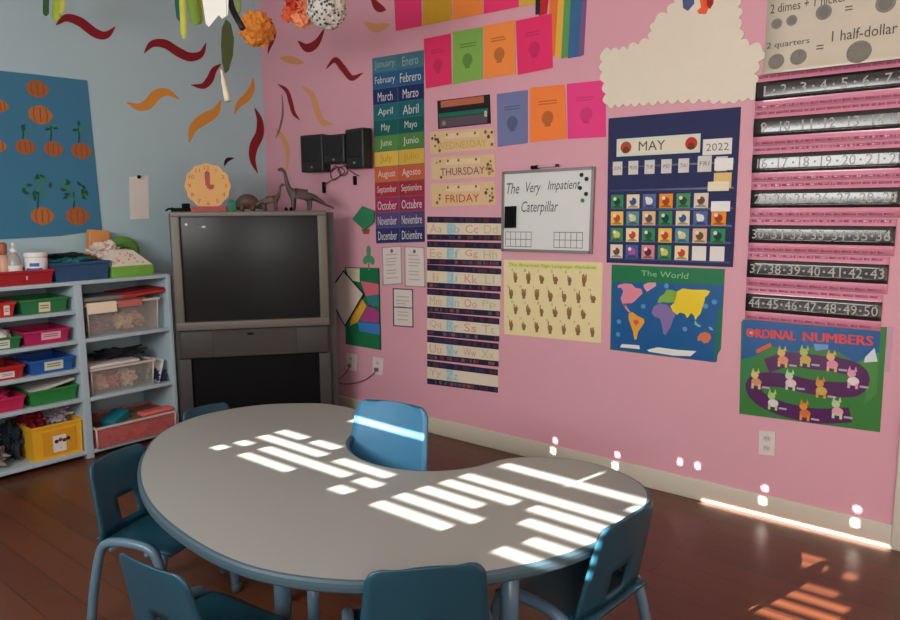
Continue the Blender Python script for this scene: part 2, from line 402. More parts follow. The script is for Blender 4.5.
# cabinet: back tapers
cab = MB()
def ring(v0, v1, d0, d1, w_in):
    a = [TVP(-.012, v0, -.03), TVP(TW+.045, v0, -.03), TVP(TW+.045, v1, -.03), TVP(-.012, v1, -.03)]
    b = [TVP(w_in, v0, -d0), TVP(TW-w_in, v0, -d0), TVP(TW-w_in, v1-.04, -d1), TVP(w_in, v1-.04, -d1)]
    cab.add(a+b, [[0, 1, 2, 3], [5, 4, 7, 6], [0, 4, 5, 1], [1, 5, 6, 2], [2, 6, 7, 3], [3, 7, 4, 0]], DK)
ring(0, .64, .36, .36, .16); ring(.64, 1.325, .36, .30, .2)
cab.build('cabinet', tv)
bz = MB()
Mtv = Matrix((tx, tn*-1, Vector((0, 0, 1)))).transposed().to_4x4(); Mtv.translation = TVO
for a, b in (((0, -.02, .64), (.05, .034, 1.335)), ((TW-.055, -.02, .64), (TW, .034, 1.335)), ((0, -.021, .64), (TW, .034, .69)), ((0, -.021, 1.305), (TW, .034, 1.335))): bz.box(a, b, SIL, .006, Mtv)
bz.build('bezel', tv)
sc = tvbox(.045, TW-.05, .685, 1.31, -.02, -.004, SCR, 'screen', bev=.002)
lb = MB(); lb.disc((.085, 1.262), .008, TVP, -.0035, WHITE, 8); lb.build('sticker', sc); lb = MB()
for k in range(3): lb.poly(rect(.115+k*.028, .135+k*.028, 1.245-.003, 1.252), TVP, -.0035, GREYINK if k < 2 else WHITE)
lb.build('screen_print', sc)
sp = tvbox(.01, TW-.01, .47, .636, -.03, .004, SPK, 'speaker_panel')
tvbox(.40, .435, .60, .612, .003, .006, BLK, 'button_panel', sp, .001)
tvbox(.02, .2, .475, .628, .003, .006, DK, 'speaker_grille', sp, .002)
tvbox(TW-.2, TW-.02, .475, .628, .003, .006, DK, 'speaker_grille', sp, .002)
tvbox(0, .07, 0, .466, -.03, .0, DK, 'base_side', bev=.004); tvbox(TW-.07, TW, 0, .466, -.03, .0, DK, 'base_side', bev=.004); tvbox(.07, TW-.07, 0, .06, -.03, 0, DK, 'base_rail', bev=.004)
tvbox(.07, TW-.07, .06, .466, -.029, -.022, BLK, 'lower_shade_panel', bev=.001)  # black sheet standing in for the shade inside the open lower compartment

# things along the top of the television
TT = 1.336
def tvu(px, back=.09):                   # where the sight line of column px crosses a line behind the front edge
    d = ray(px, 207); o = TVO-tn*back
    # solve CAM + d t = o + tx u (plan)
    det = d.x*(-tx.y)-d.y*(-tx.x); rx, ry = o.x-CAM.x, o.y-CAM.y
    return (d.x*ry-d.y*rx)/det
def onTV(px, back=.09): return TVO+tx*tvu(px, back)-tn*back+Vector((0, 0, TT))
YEL = mat('yellow_orange_plastic', (226, 170, 92), .5); RED = mat('red_plastic', (170, 40, 40), .45)
c0 = onTV(209); ck = thing('toy_clock', c0, 'round yellow learning clock with red hands on top of the television', 'toy clock')
def CKP(u, v, w): return c0+tx*u+tn*w+Vector((0, 0, v))
cp = [(math.cos(2*PI*k/48)*(.128+.004*math.cos(12*2*PI*k/48)), .15+math.sin(2*PI*k/48)*(.128+.004*math.cos(12*2*PI*k/48))) for k in range(48)]
MB().prism(cp, CKP, -.01, .01, YEL).build('clock_face', ck)
MB().prism(rect(-.10, .10, 0, .03), CKP, -.03, .03, RED).build('base', ck)
MB().prism([(-.012, .15), (.012, .15), (.014, .225), (0, .238), (-.014, .225)], CKP, .011, .015, RED).build('minute_hand', ck)
MB().prism([(-.008, .142), (.012, .128), (.03, .135), (.035, .155), (.012, .158)], CKP, .015, .018, RED).build('hour_hand', ck)
nm = MB()
for k in range(12):
    a = PI/2-2*PI*(k+1)/12; cx, cy = .102*math.cos(a), .15+.102*math.sin(a); s = .011
    nm.text(str(k+1), CKP, .0108, mat('brown_ink', (150, 98, 40), .6), cx-s*(.5+.5*len(str(k+1))/1.3), cx+s*(.5+.5*len(str(k+1))/1.3), cy-s, cy+s)
nm.build('numerals', ck)
c1 = onTV(182); Mb = Matrix.Translation(c1) @ Matrix.Rotation(A, 4, 'Z')
tag(MB().box((-.06, -.03, 0), (.05, .03, .022), BLK, .006, Mb).box((0, -.02, .02), (.045, .02, .048), BLK, .01, Mb).tube([Mb @ Vector(p) for p in ((-.05, .0, .02), (-.075, -.01, .016), (-.09, .01, .008))], .006, BLK).build('cable_box'), 'small black gadget at the left end of the television top', 'gadget')
c1 = onTV(232); Mb = Matrix.Translation(c1) @ Matrix.Rotation(A+.2, 4, 'Z')
GRB = mat('green_plastic_block', (34, 120, 92), .45)
tag(MB().box((-.024, -.02, 0), (.024, .02, .06), GRB, .004, Mb).lathe([(.012, 0), (.012, .008)], (0, 0, .06), GRB, M=Mb).build('toy_block'), 'small green toy block standing between the clock and the dinosaurs', 'toy block')
def skin(name, nodes, edges, m, M, label, cat, group=None, parent=None, sub=2):
    me = bpy.data.meshes.new(name); me.from_pydata([Vector(p) for p, r in nodes], edges, [])
    o = bpy.data.objects.new(name, me); COL.objects.link(o)
    sk = o.modifiers.new('Skin', 'SKIN'); sk.use_smooth_shade = True
    if not me.skin_vertices: me.attributes.new('skin', 'FLOAT', 'POINT')
    for i, (p, r) in enumerate(nodes):
        me.skin_vertices[0].data[i].radius = (r, r); me.skin_vertices[0].data[i].use_root = i == 0
    ss = o.modifiers.new('Subd', 'SUBSURF'); ss.levels = ss.render_levels = sub
    bpy.context.view_layer.update()
    dg = bpy.context.evaluated_depsgraph_get(); m2 = bpy.data.meshes.new_from_object(o.evaluated_get(dg))
    bpy.data.objects.remove(o)
    b = bmesh.new(); b.from_mesh(m2); bpy.data.meshes.remove(m2)
    # rest on the ground
    zmin = min(v.co.z for v in b.verts)
    for v in b.verts: v.co.z -= zmin
    ob = MB().bm(b, m, True, M).build(name, parent)
    if label: tag(ob, label, cat, group)
    return ob
DINO = mat('brown_grey_rubber', (78, 66, 58), .55, var=.25, nscale=40); DINO2 = mat('dark_brown_rubber', (86, 66, 56), .55, var=.3, nscale=40)
def dino(px, s, flip, m, label, back=.09, hn=1.0, name='toy_dinosaur'):
    c = onTV(px, back); M = Matrix.Translation(c) @ Matrix.Rotation(A, 4, 'Z') @ Matrix.Diagonal((s*flip, s, s, 1))
    N = [((0, 0, .5), .17), ((-.22, 0, .5), .14), ((-.36, 0, .62), .09), ((-.42, 0, .85*hn), .06), ((-.46, 0, 1.1*hn), .05), ((-.54, 0, 1.2*hn), .062), ((-.66, 0, 1.17*hn), .045),
         ((.22, 0, .46), .14), ((.45, 0, .34), .085), ((.7, 0, .18), .045), ((.95, 0, .07), .02)]
    E = [(0, 1), (1, 2), (2, 3), (3, 4), (4, 5), (5, 6), (0, 7), (7, 8), (8, 9), (9, 10)]
    for at, x, y in ((1, -.22, .11), (1, -.26, -.11), (7, .2, .11), (7, .24, -.11)):
        i = len(N); N += [((x, y, .28), .065), ((x, y, .06), .055), ((x-.05, y, .03), .05)]; E += [(at, i), (i, i+1), (i+1, i+2)]
    return skin(name, N, E, m, M, label, 'toy dinosaur', 'toy dinosaurs on the television')
dino(302, .205, 1, DINO, 'tall long-necked brown toy dinosaur at the right end of the television', .07, 1.02)
dino(270, .14, -1, DINO2, 'smaller long-necked toy dinosaur facing right beside the tall one', .09, .95)
c = onTV(248, .11); M = Matrix.Translation(c) @ Matrix.Rotation(A, 4, 'Z') @ Matrix.Diagonal((.085, .085, .085, 1))
mb = MB(); L_ = [(-1.05, .16, .16), (-.95, .24, .22), (-.75, .3, .27), (-.55, .48, .36), (-.3, .62, .5), (0, .66, .54), (.3, .6, .48), (.55, .46, .34), (.8, .3, .18), (1.1, .18, .09), (1.35, .12, .03)]
mb.tube([M @ Vector((x, 0, z)) for x, z, r in smooth(L_, 3)], [r*.085 for x, z, r in smooth(L_, 3)], DINO2, 16)
for x, y in ((-.4, .28), (-.4, -.28), (.35, .28), (.35, -.28)): mb.tube([M @ Vector(p) for p in ((x, y, .45), (x, y*1.1, .2), (x-.03, y*1.1, 0))], [.017, .013, .014], DINO2, 10)
tag(mb.build('toy_dinosaur'), 'squat round-backed brown toy dinosaur next to the green block', 'toy dinosaur', 'toy dinosaurs on the television')
for px, q in ((286, 0), (291, 1)):
    c = onTV(px, .04); tag(MB().lathe([(.002, 0), (.01, .003), (.011, .012), (.006, .02), (.002, .022)], c, BLK, 10).build('black_bead'), ('left' if q == 0 else 'right')+' one of two tiny black beads between the long-necked dinosaurs', 'bead', 'black beads on the television')

# ------------------------------------------------------------------ storage shelf along the blue wall
SHM = mat('pale_blue_grey_shelf_paint', (176, 196, 204), .5, var=.04)
Y0, YD, Y1, SHT = -2.09, -1.515, -.985, .975
shf = thing('cubby_shelf', (SHX/2, (Y0+Y1)/2, 0), 'pale blue-grey open cubby shelf full of bins along the blue wall', 'shelf')
def shb(y0, y1, z0, z1, nm, x0=.012): return MB().box((x0, y0, z0), (SHX, y1, z1), SHM, .0025).build(nm, shf)
B = .02
shb(Y1-.025, Y1, 0, SHT, 'side_panel'); shb(Y0, Y0+.025, 0, SHT, 'side_panel'); shb(YD-.02, YD+.02, 0, SHT-B, 'divider'); shb(Y0+.025, Y1-.025, SHT-B, SHT, 'top_panel')
MB().box((.004, Y0, 0), (.012, Y1, SHT), SHM).build('back_panel', shf)
def zat(px, py): return sf(px, py)[1]
RZ = [.045, zat(130, 390), zat(130, 333)]; LZ = [.045, zat(40, 407), zat(38, 376), zat(38, 346), zat(35, 315)]
for z in RZ: shb(YD+.02, Y1-.025, z-B, z, 'shelf_board')
for z in LZ: shb(Y0+.025, YD-.02, z-B, z, 'shelf_board')
def binn(y0, y1, z0, z1, rgb, label, cat='bin', x1=SHX-.02, d=.26, lab=None, group=None, name='storage_bin', clear=False, tp=.012, al=.2):
    m = mat('bin_plastic_%d_%d_%d' % rgb, rgb, .45, var=.05) if not clear else mat('clear_bin_plastic_%d_%d_%d' % rgb, rgb, .2, alpha=al, spec=.6)
    x0 = x1-d; mb = MB(); t = .004
    def loop(i, z, k): return [Vector((x0+i+k, y0+i+k, z)), Vector((x1-i-k, y0+i+k, z)), Vector((x1-i-k, y1-i-k, z)), Vector((x0+i+k, y1-i-k, z))]
    L = [loop(tp, z0, 0), loop(.002, z1-.014, 0), loop(-.004, z1-.012, 0), loop(-.004, z1, 0), loop(.0, z1, t), loop(tp, z0+.006, t)]
    for a, b in zip(L, L[1:]): mb.add(a+b, [[i, (i+1) % 4, 4+(i+1) % 4, 4+i] for i in range(4)], m)
    mb.add(L[0], [[3, 2, 1, 0]], m); mb.add(L[-1], [[0, 1, 2, 3]], m)
    o = tag(mb.build(name), label, cat, group)
    if clear:
        rm = MB(); RMM = mat('translucent_tub_rim', (206, 198, 188), .35); e = .005
        for za, zb_ in ((z1-.012, z1+.001),):
            rm.box((x1-.002, y0-e, za), (x1+e, y1+e, zb_), RMM); rm.box((x0-e, y0-e, za), (x0+.002, y1+e, zb_), RMM); rm.box((x0, y0-e, za), (x1, y0+.002, zb_), RMM); rm.box((x0, y1-.002, za), (x1, y1+e, zb_), RMM)
        rm.build('rim', o)
        for yy in (y0+tp*.5, y1-tp*.5): MB().tube([(x1-tp-.001, yy+(tp*.4 if yy < (y0+y1)/2 else -tp*.4), z0+.002), (x1-.003, yy, z1-.01)], .0045, RMM, 8).build('corner_rib', o)
    if lab:
        u0, u1, v0, v1, c = lab; yy0 = y0+(y1-y0)*u0; yy1 = y0+(y1-y0)*u1; zz0 = z0+(z1-z0)*v0; zz1 = z0+(z1-z0)*v1
        def LP(u, v, w): return Vector((x1-tp+(tp-.002)*max(0, min(1, (v-z0)/(z1-.014-z0)))+w, u, v))
        lb = MB(); lb.prism(rect(yy0, yy1, zz0, zz1), LP, .0005, .0025, pap(c))
        for k in (.35, .6): lb.poly(rect(yy0+(yy1-yy0)*.12, yy0+(yy1-yy0)*.85, zz0+(zz1-zz0)*k, zz0+(zz1-zz0)*(k+.1)), LP, .003, GREYINK)
        lb.build('label_card', o)
    return o
def yb(px0, px1, py): return sf(px0, py)[0], sf(px1, py)[0]
BG = 'coloured bins in the narrow left cubbies'
def heap(name, c, r, m, label, cat, seed, ry=None, rz=None, group=None, rough=.42, base=None):   # crumpled paper / cloth
    from mathutils import noise
    b = bmesh.new(); bmesh.ops.create_icosphere(b, subdivisions=4, radius=1)
    for v in b.verts:
        d = v.co.normalized(); k = 1+rough*2.2*(noise.turbulence(d*2.1+Vector((seed*3.1, 0, 0)), 3, True)-.55)
        v.co = Vector((d.x*r*k, d.y*(ry or r)*k, d.z*(rz or r)*k))
    zm = min(v.co.z for v in b.verts)*.8
    for v in b.verts: v.co.z = max(v.co.z, zm)-zm
    return tag(MB().bm(b, m, False, Matrix.Translation(Vector(c))).build(name), label, cat, group)
def flat_stack(name, x0, x1, y0, y1, z, n, m, label, cat, tilt=0):
    mb = MB(); rnd = random.Random(int(abs(y0)*999))
    for k in range(n):
        M = Matrix.Translation(((x0+x1)/2, (y0+y1)/2, z+.003*k)) @ Matrix.Rotation(rnd.uniform(-.08, .08), 4, 'Z') @ Matrix.Rotation(tilt, 4, 'X')
        mb.box((-(x1-x0)/2, -(y1-y0)/2, 0), ((x1-x0)/2, (y1-y0)/2, .0022), m, 0, M)
    return tag(mb.build(name), label, cat)
DG = (40, 118, 66); RD = (176, 34, 40); MG = (176, 34, 92); BB = (34, 92, 168)
# left column, from the top
a, b = yb(-20, 17, 308); binn(a, b, LZ[4], LZ[4]+.075, (190, 42, 40), 'red bin at the frame edge in the top left cubby', lab=(.68, .84, .15, .8, (226, 220, 200)), group=BG)
a, b = yb(22, 70, 306); binn(a, b, LZ[4], LZ[4]+.078, DG, 'green bin with cream label in the top left cubby', lab=(.38, .62, .1, .75, (226, 214, 170)), group=BG)
a, b = yb(-25, 23, 340); binn(a, b, LZ[3], LZ[3]+.062, DG, 'green bin under a white paper stack, second left cubby', lab=(.5, .75, .1, .8, (222, 226, 210)), group=BG)
heap('paper_bundle', (.24, sum(yb(-20, 20, 330))/2, LZ[3]+.014), .1, WHITE, 'white paper stack standing up in the left green bin', 'paper', 5, .09, .05, rough=.1)
a, b = yb(25, 72, 338); binn(a, b, LZ[3], LZ[3]+.075, MG, 'magenta bin with pink label in the second left cubby', lab=(.38, .8, .3, .85, (238, 176, 190)), group=BG)
a, b = yb(-25, 26, 370); binn(a, b, LZ[2], LZ[2]+.07, RD, 'red bin with white label in the third left cubby', lab=(.5, .8, .15, .6, (230, 220, 214)), group=BG)
a, b = yb(31, 76, 364); binn(a, b, LZ[2], LZ[2]+.075, BB, 'blue bin with cream label in the third left cubby', lab=(.33, .75, .2, .85, (214, 222, 190)), group=BG)
a, b = yb(-25, 27, 402); binn(a, b, LZ[1], LZ[1]+.075, (196, 36, 88), 'bright pink bin in the fourth left cubby', group=BG)
heap('pink_cloth', (.24, sum(yb(-20, 20, 395))/2, LZ[1]+.012), .1, mat('pink_cloth', (200, 44, 96), .8), 'crumpled pink cloth in the fourth left cubby bin', 'cloth', 8, .085, .045)
a, b = yb(31, 80, 398); binn(a, b, LZ[1], LZ[1]+.08, (44, 132, 62), 'green bin with loose white sheets in the fourth left cubby', group=BG)
flat_stack('loose_paper', .13, .33, a+.02, b+.0, LZ[1]+.082, 4, WHITE, 'loose white sheets lying on the lower green bin', 'paper', .16)
a, b = yb(27, 92, 450)
a += .035; b = min(b+.02, YD-.024)
yb_ = binn(a, b, LZ[0], LZ[0]+.185, (236, 178, 44), 'big yellow box with a picture label in the bottom left cubby', 'box', d=.3, tp=.006)
YEL2 = mat('yellow_box_inset', (224, 160, 36), .5)
def BP(u, v, w): return Vector((SHX-.026+w+.004*max(0, min(1, (v-LZ[0])/.17)), u, v))
MB().prism(rect(a+.05, b-.04, LZ[0]+.02, LZ[0]+.15), BP, .0, .004, YEL2).build('front_panel', yb_)
q = MB(); q.prism(rect(a+.10, b-.09, LZ[0]+.03, LZ[0]+.12), BP, .0042, .0058, WHITE)
for k in range(4): q.disc((a+.118+k*.02, LZ[0]+.088+.006*(k % 2)), .011, BP, .0062, pap([(60, 40, 40), (150, 50, 50), (70, 60, 60), (40, 40, 90)][k]), 8)
q.poly(rect(a+.14, b-.12, LZ[0]+.045, LZ[0]+.06), BP, .0062, pap((180, 190, 120)))
q.build('picture_label', yb_)
heap('toy_heap', (.2, a+.06, LZ[0]+.14), .09, mat('red_toys', (150, 30, 44), .5), 'red toys bulging out of the yellow box', 'toys', 3, .07, .062)
heap('plastic_bag', (.2, b-.09, LZ[0]+.14), .09, mat('clear_crumpled_bag', (168, 158, 166), .25), 'crumpled greyish clear bag on the yellow box', 'bag', 4, .09, .066)
a2, b2 = yb(-18, 16, 460); heap('soft_toy', (.25, (a2+b2)/2, LZ[0]), .09, mat('speckled_grey_toy', (128, 118, 112), .6, var=.3, nscale=60), 'speckled grey soft toy at the bottom left frame edge', 'soft toy', 6, (b2-a2)/2, .065)
heap('dark_bag', (.17, (b2+a)/2+.01, LZ[0]), .09, mat('dark_navy_cloth', (34, 42, 58), .8), 'dark navy cloth bag beside the yellow box', 'bag', 7, .05, .11)
# right column
a, b = YD+.045, Y1-.07
CB = (214, 206, 196)
tb = binn(a, b, RZ[2], RZ[2]+.182, CB, 'clear tub of pinkish craft pieces, upper right cubby', 'tub', d=.3, clear=True, name='clear_tub')
for k, (yy, c, zz) in enumerate(((a+.07, (176, 112, 140), .05), (a+.15, (206, 150, 118), .05), (a+.24, (222, 196, 158), .07), (a+.33, (214, 170, 130), .06), (a+.1, (110, 108, 128), .08))):
    if yy < b-.06: heap('craft_piece', (.26-.05*(k % 2), yy, RZ[2]+.008), .06, mat('craft_%d' % k, c, .7), ['mauve', 'salmon', 'cream', 'tan', 'slate'][k]+' craft piece heaped inside the upper clear tub', 'craft piece', 20+k, .055, zz*.7, group='craft pieces in the upper clear tub')
CRP = pap((238, 222, 196)); pn = MB()
for (xa, za), (xb, zb_) in (((.24, RZ[2]+.187), (.362, RZ[2]+.187)), ((.362, RZ[2]+.187), (.368, RZ[2]+.128))):
    M = Matrix.Identity(4); pn.add([Vector((xa, a, za)), Vector((xb, a, zb_)), Vector((xb, a+.16, zb_)), Vector((xa, a+.16, za)), Vector((xa, a, za+.003)), Vector((xb+.003, a, zb_+.003)), Vector((xb+.003, a+.16, zb_+.003)), Vector((xa, a+.16, za+.003))], [[3, 2, 1, 0], [4, 5, 6, 7], [0, 1, 5, 4], [1, 2, 6, 5], [2, 3, 7, 6], [3, 0, 4, 7]], CRP)
tag(pn.build('paper_note'), 'cream sheet folded over the front rim of the upper clear tub', 'paper')
pn = MB(); pn.box((.2, a+.17, RZ[2]+.186), (.366, a+.33, RZ[2]+.192), pap((196, 112, 104))).box((.362, a+.17, RZ[2]+.15), (.366, a+.31, RZ[2]+.19), pap((196, 112, 104)))
tag(pn.build('folded_card'), 'dusty red card folded over the upper clear tub rim', 'card')
tag(MB().box((.12, a-.01, RZ[2]+.196), (.355, a+.29, RZ[2]+.217), mat('grey_book_cover', (120, 122, 118), .5), .003).build('book'), 'grey book lying flat under the top of the right cubby', 'book')
Mr = Matrix.Translation((.25, b-.09, RZ[2]+.205)) @ Matrix.Rotation(.06, 4, 'X')
tag(MB().box((-.12, -.12, 0), (.11, .14, .016), mat('red_folder_card', (182, 46, 46), .5), .002, Mr).box((-.12, -.12, .018), (.10, .135, .026), mat('dark_red_card', (150, 36, 40), .5), .002, Mr).build('folder'), 'red folder lying tilted beside the grey book', 'folder')
a, b = YD+.04, Y1-.12
binn(a, b, RZ[1], RZ[1]+.15, (206, 200, 192), 'clear tub with a white lid edge, middle right cubby', 'tub', d=.3, clear=True, name='clear_tub')
for k, (yy, c) in enumerate(((a+.07, (224, 180, 140)), (a+.15, (204, 120, 104)), (a+.24, (232, 204, 176)), (a+.33, (206, 112, 108)))):
    if yy < b-.05: heap('craft_piece', (.26, yy, RZ[1]+.008), .06, mat('craft_b%d' % k, c, .7), ['peach', 'brick red', 'pale cream', 'rose'][k]+' craft piece inside the middle clear tub', 'craft piece', 30+k, .055, .05, group='craft pieces in the middle clear tub')
tag(MB().box((.06, a, RZ[1]+.153), (.36, a+.28, RZ[1]+.168), mat('white_tub_lid', (226, 222, 214), .4), .004).build('tub_lid'), 'white lid resting on the middle clear tub', 'lid')
heap('dark_cloth', (.2, (a+b)/2+.05, RZ[1]+.168), .11, mat('black_cloth', (40, 42, 44), .8), 'black cloth heaped on the white tub lid', 'cloth', 11, .17, .025)
heap('navy_pouch', (.3, Y1-.075, RZ[1]), .06, mat('navy_cloth', (34, 42, 84), .7), 'navy pouch beside the middle clear tub', 'pouch', 12, .04, .045)
Mr = Matrix.Translation((.27, b+.02, RZ[1])) @ Matrix.Rotation(-.28, 4, 'X')
tag(MB().box((-.08, 0, 0.004), (.08, .003, .14), WHITE, 0, Mr).build('paper_sheet'), 'white sheet leaning against the middle clear tub', 'paper')
a, b = YD+.03, Y1-.03
binn(a, b, RZ[0], RZ[0]+.12, (222, 120, 116), 'wide pink see-through tub in the bottom right cubby', 'tub', x1=SHX+.02, d=.33, clear=True, name='clear_tub', tp=.004, al=.5)
heap('pink_toys', (.22, (a+b)/2, RZ[0]+.007), .13, mat('pink_toy_mix', (196, 130, 116), .7, var=.5, nscale=30), 'mixed pink toys filling the wide bottom tub', 'toys', 14, .2, .05)
Mr = Matrix.Translation((.27, a+.17, RZ[0]+.088)) @ Matrix.Rotation(.5, 4, 'Z') @ Matrix.Rotation(.25, 4, 'X')
tag(MB().box((-.05, -.07, 0), (.05, .07, .055), mat('teal_card_box', (30, 128, 142), .5), .004, Mr).build('small_box'), 'teal box lying in the wide pink tub', 'box')
Mr = Matrix.Translation((.25, b-.15, RZ[0]+.098)) @ Matrix.Rotation(.1, 4, 'X')
tag(MB().box((-.11, -.13, 0), (.11, .12, .012), mat('brown_card', (142, 104, 70), .7), .002, Mr).build('cardboard_sheet'), 'brown cardboard piece lying on the wide pink tub', 'cardboard')
tag(MB().box((.32, b-.2, RZ[0]+.122), (.39, b-.01, RZ[0]+.142), mat('coral_plastic', (232, 110, 104), .5), .006).build('tray'), 'coral plastic tray across the rim of the wide tub', 'tray')
# on top of the shelf
a, b = yb(-30, 55, 277)
binn(a, b, SHT, SHT+.075, (164, 26, 36), 'dark red tray of bottles on the left of the shelf top', 'tray', x1=SHX-.01, d=.28, name='red_tray', lab=(.655, .675, .35, .6, (230, 190, 190)))
def shy(px, py, x): return hit(px, py, 0, x).y
PB = mat('clear_soap', (176, 178, 176), .25, alpha=.85); CAPW = mat('white_cap', (232, 230, 226), .4)
y = shy(14, 260, .27); o = thing('pump_bottle', (.27, y, SHT+.006), 'clear pump bottle with white nozzle in the red tray', 'bottle')
MB().lathe([(.03, 0), (.034, .006), (.034, .11), (.026, .135), (.013, .15), (.013, .16)], (.27, y, SHT+.006), PB).build('bottle_body', o)
MB().lathe([(.016, .158), (.016, .175), (.006, .178), (.005, .205)], (.27, y, SHT+.006), CAPW, 14).tube([(.27, y, SHT+.208), (.285, y-.005, SHT+.21), (.31, y-.012, SHT+.2)], .008, CAPW, 8).build('pump', o)
MB().lathe([(.0345, .03), (.0348, .032), (.0348, .09), (.0345, .092)], (.27, y, SHT+.006), WHITE).build('label_wrap', o)
y = shy(36, 262, .27); o = thing('wipes_tub', (.27, y, SHT+.006), 'white tub of wipes with blue print in the red tray', 'tub')
MB().lathe([(.05, 0), (.054, .005), (.054, .125), (.05, .13)], (.27, y, SHT+.006), CAPW, 28).build('tub_body', o)
MB().lathe([(.056, .128), (.057, .132), (.057, .148), (.052, .154), (.0, .155)], (.27, y, SHT+.006), CAPW, 28).build('lid', o)
lb = MB(); BLI = mat('blue_print', (60, 104, 176), .5)
for z0, z1, a0, a1 in ((.06, .074, -.75, .75), (.082, .1, -.35, .5), (.035, .045, -.55, .2)):
    n = 10; vs = []
    for k in range(n+1):
        t = -.6+a0+(a1-a0)*k/n; vs += [Vector((.27+.0545*math.cos(t), y+.0545*math.sin(t), SHT+.006+z)) for z in (z0, z1)]
    lb.add(vs, [[2*k, 2*k+2, 2*k+3, 2*k+1] for k in range(n)], BLI)
lb.build('label_print', o)
y = shy(3, 255, .25); o = thing('lotion_bottle', (.25, y, SHT+.006), 'peach coloured bottle at the frame edge in the red tray', 'bottle')
MB().lathe([(.03, 0), (.032, .006), (.03, .12), (.02, .14), (.012, .15)], (.25, y, SHT+.006), mat('peach_plastic', (206, 158, 132), .4)).build('bottle_body', o)
MB().lathe([(.016, .148), (.02, .155), (.02, .2), (.012, .21)], (.25, y, SHT+.006), mat('terracotta_cap', (160, 92, 66), .5)).build('cap', o)
a, b = yb(56, 112, 270)
binn(a, b, SHT, SHT+.10, (34, 78, 116), 'dark blue basket on the middle of the shelf top', 'basket', x1=SHX-.02, d=.27, name='blue_basket')
heap('teal_cloth', (.22, (a+b)/2-.03, SHT+.05), .11, mat('teal_cloth', (36, 116, 122), .8), 'teal cloth lying in the dark blue basket', 'cloth', 41, .13, .038)
heap('dark_bag', (.18, (a+b)/2-.02, SHT+.112), .09, mat('black_green_bag', (28, 40, 38), .5), 'crumpled near-black bag on top of the blue basket', 'bag', 42, .13, .018)
y = shy(101, 250, .12); heap('crumpled_paper', (.16, y, SHT+.10), .07, pap((222, 206, 196)), 'crumpled pale paper behind the blue basket', 'paper', 43, .09, .055)
y = shy(99, 240, .1); Mr = Matrix.Translation((.075, y, SHT+.14)) @ Matrix.Rotation(-.1, 4, 'X')
mb = MB(); mb.box((-.02, -.06, -.14), (.02, .06, .12), mat('orange_foam', (214, 148, 84), .7), .006, Mr)
tag(mb.build('foam_block'), 'orange block standing behind the crumpled paper', 'block')
y = shy(123, 243, .1); ring_ = MB(); GRN = mat('leaf_green_foam', (92, 146, 62), .7)
pa = [(.09, y+.075*math.cos(t), SHT+.12+.06*math.sin(t)) for t in [k*PI/10-.6 for k in range(17)]]
ring_.tube(pa, [.02+.02*math.sin(PI*k/16) for k in range(17)], GRN, 10).box((.05, y-.06, SHT), (.13, y+.06, SHT+.09), GRN, .01)
tag(ring_.build('foam_toy'), 'curled green foam toy behind the green tissue box', 'toy')
a, b = yb(114, 156, 268)
o = thing('tissue_box', (.24, (a+b)/2, SHT), 'bright green tissue box on the right end of the shelf top', 'tissue box')
MB().box((.12, a, SHT), (.35, b, SHT+.062), mat('lime_card', (112, 172, 62), .55, var=.2, nscale=20), .003).build('box', o)
tw = MB(); z0, z1 = SHT+.062, SHT+.15; yc = (a+b)/2; hb = (b-a)/2-.004
lo_ = [Vector((.125, a+.004, z0)), Vector((.345, a+.004, z0)), Vector((.345, b-.004, z0)), Vector((.125, b-.004, z0))]; up_ = [Vector((.19, yc-hb*.5, z1)), Vector((.28, yc-hb*.62, z1)), Vector((.28, yc+hb*.35, z1-.006)), Vector((.19, yc+hb*.4, z1))]
tw.add(lo_+up_, [[3, 2, 1, 0], [4, 5, 6, 7], [0, 1, 5, 4], [1, 2, 6, 5], [2, 3, 7, 6], [3, 0, 4, 7]], mat('white_tissue', (228, 216, 200), .8))
def TWP(u, v, w): k = (v-z0)/(z1-z0); return Vector((.345-.065*k+w, yc+(u-yc)*(1-.5*k), v))
rnd = random.Random(9)
for k in range(14): tw.disc((yc+rnd.uniform(-.85, .8)*hb, z0+rnd.uniform(.12, .85)*(z1-z0)), .006, TWP, .001+.0001*k, pap(((196, 130, 130), (150, 170, 120), (214, 170, 150))[k % 3]), 7)
tw.build('printed_sleeve', o)

# ------------------------------------------------------------------ the blue wall
def wavy(pts, P, wm, m, label, group, name='paper_flame', off=.001, pf=None):
    q = smooth([Vector((*pf(*p), 0)) for p in pts], 6); L = len(q); mb = MB(); lft = []; rgt = []
    for i, p in enumerate(q):
        t = (q[min(i+1, L-1)]-q[max(i-1, 0)]).normalized(); nn = Vector((-t.y, t.x, 0)); k = i/(L-1)
        ww = .82*wm*max(.06, math.sin(PI*min(max(k, .01), .99))**.75)/2
        lft.append(p+nn*ww); rgt.append(p-nn*ww)
    vs = []
    for a, b in zip(lft, rgt): vs += [P(a.x, a.y, off+.0015), P(b.x, b.y, off+.0015), P(a.x, a.y, off), P(b.x, b.y, off)]
    fs = []
    for i in range(L-1):
        o = 4*i; fs += [[o, o+1, o+5, o+4], [o+2, o+6, o+7, o+3], [o, o+4, o+6, o+2], [o+1, o+3, o+7, o+5]]
    fs += [[0, 2, 3, 1], [4*L-4, 4*L-3, 4*L-1, 4*L-2]]
    mb.add(vs, fs, m)
    bm = bmesh.new(); o = mb.build(name); bm.from_mesh(o.data); bmesh.ops.recalc_face_normals(bm, faces=bm.faces[:]); bm.to_mesh(o.data); bm.free()
    return tag(o, label, 'paper decoration', group)
FRD = pap((140, 34, 42)); FOR = pap((222, 152, 66)); GF = 'wavy paper cutouts on the blue wall'; GF2 = 'wavy paper cutouts on the pink wall'
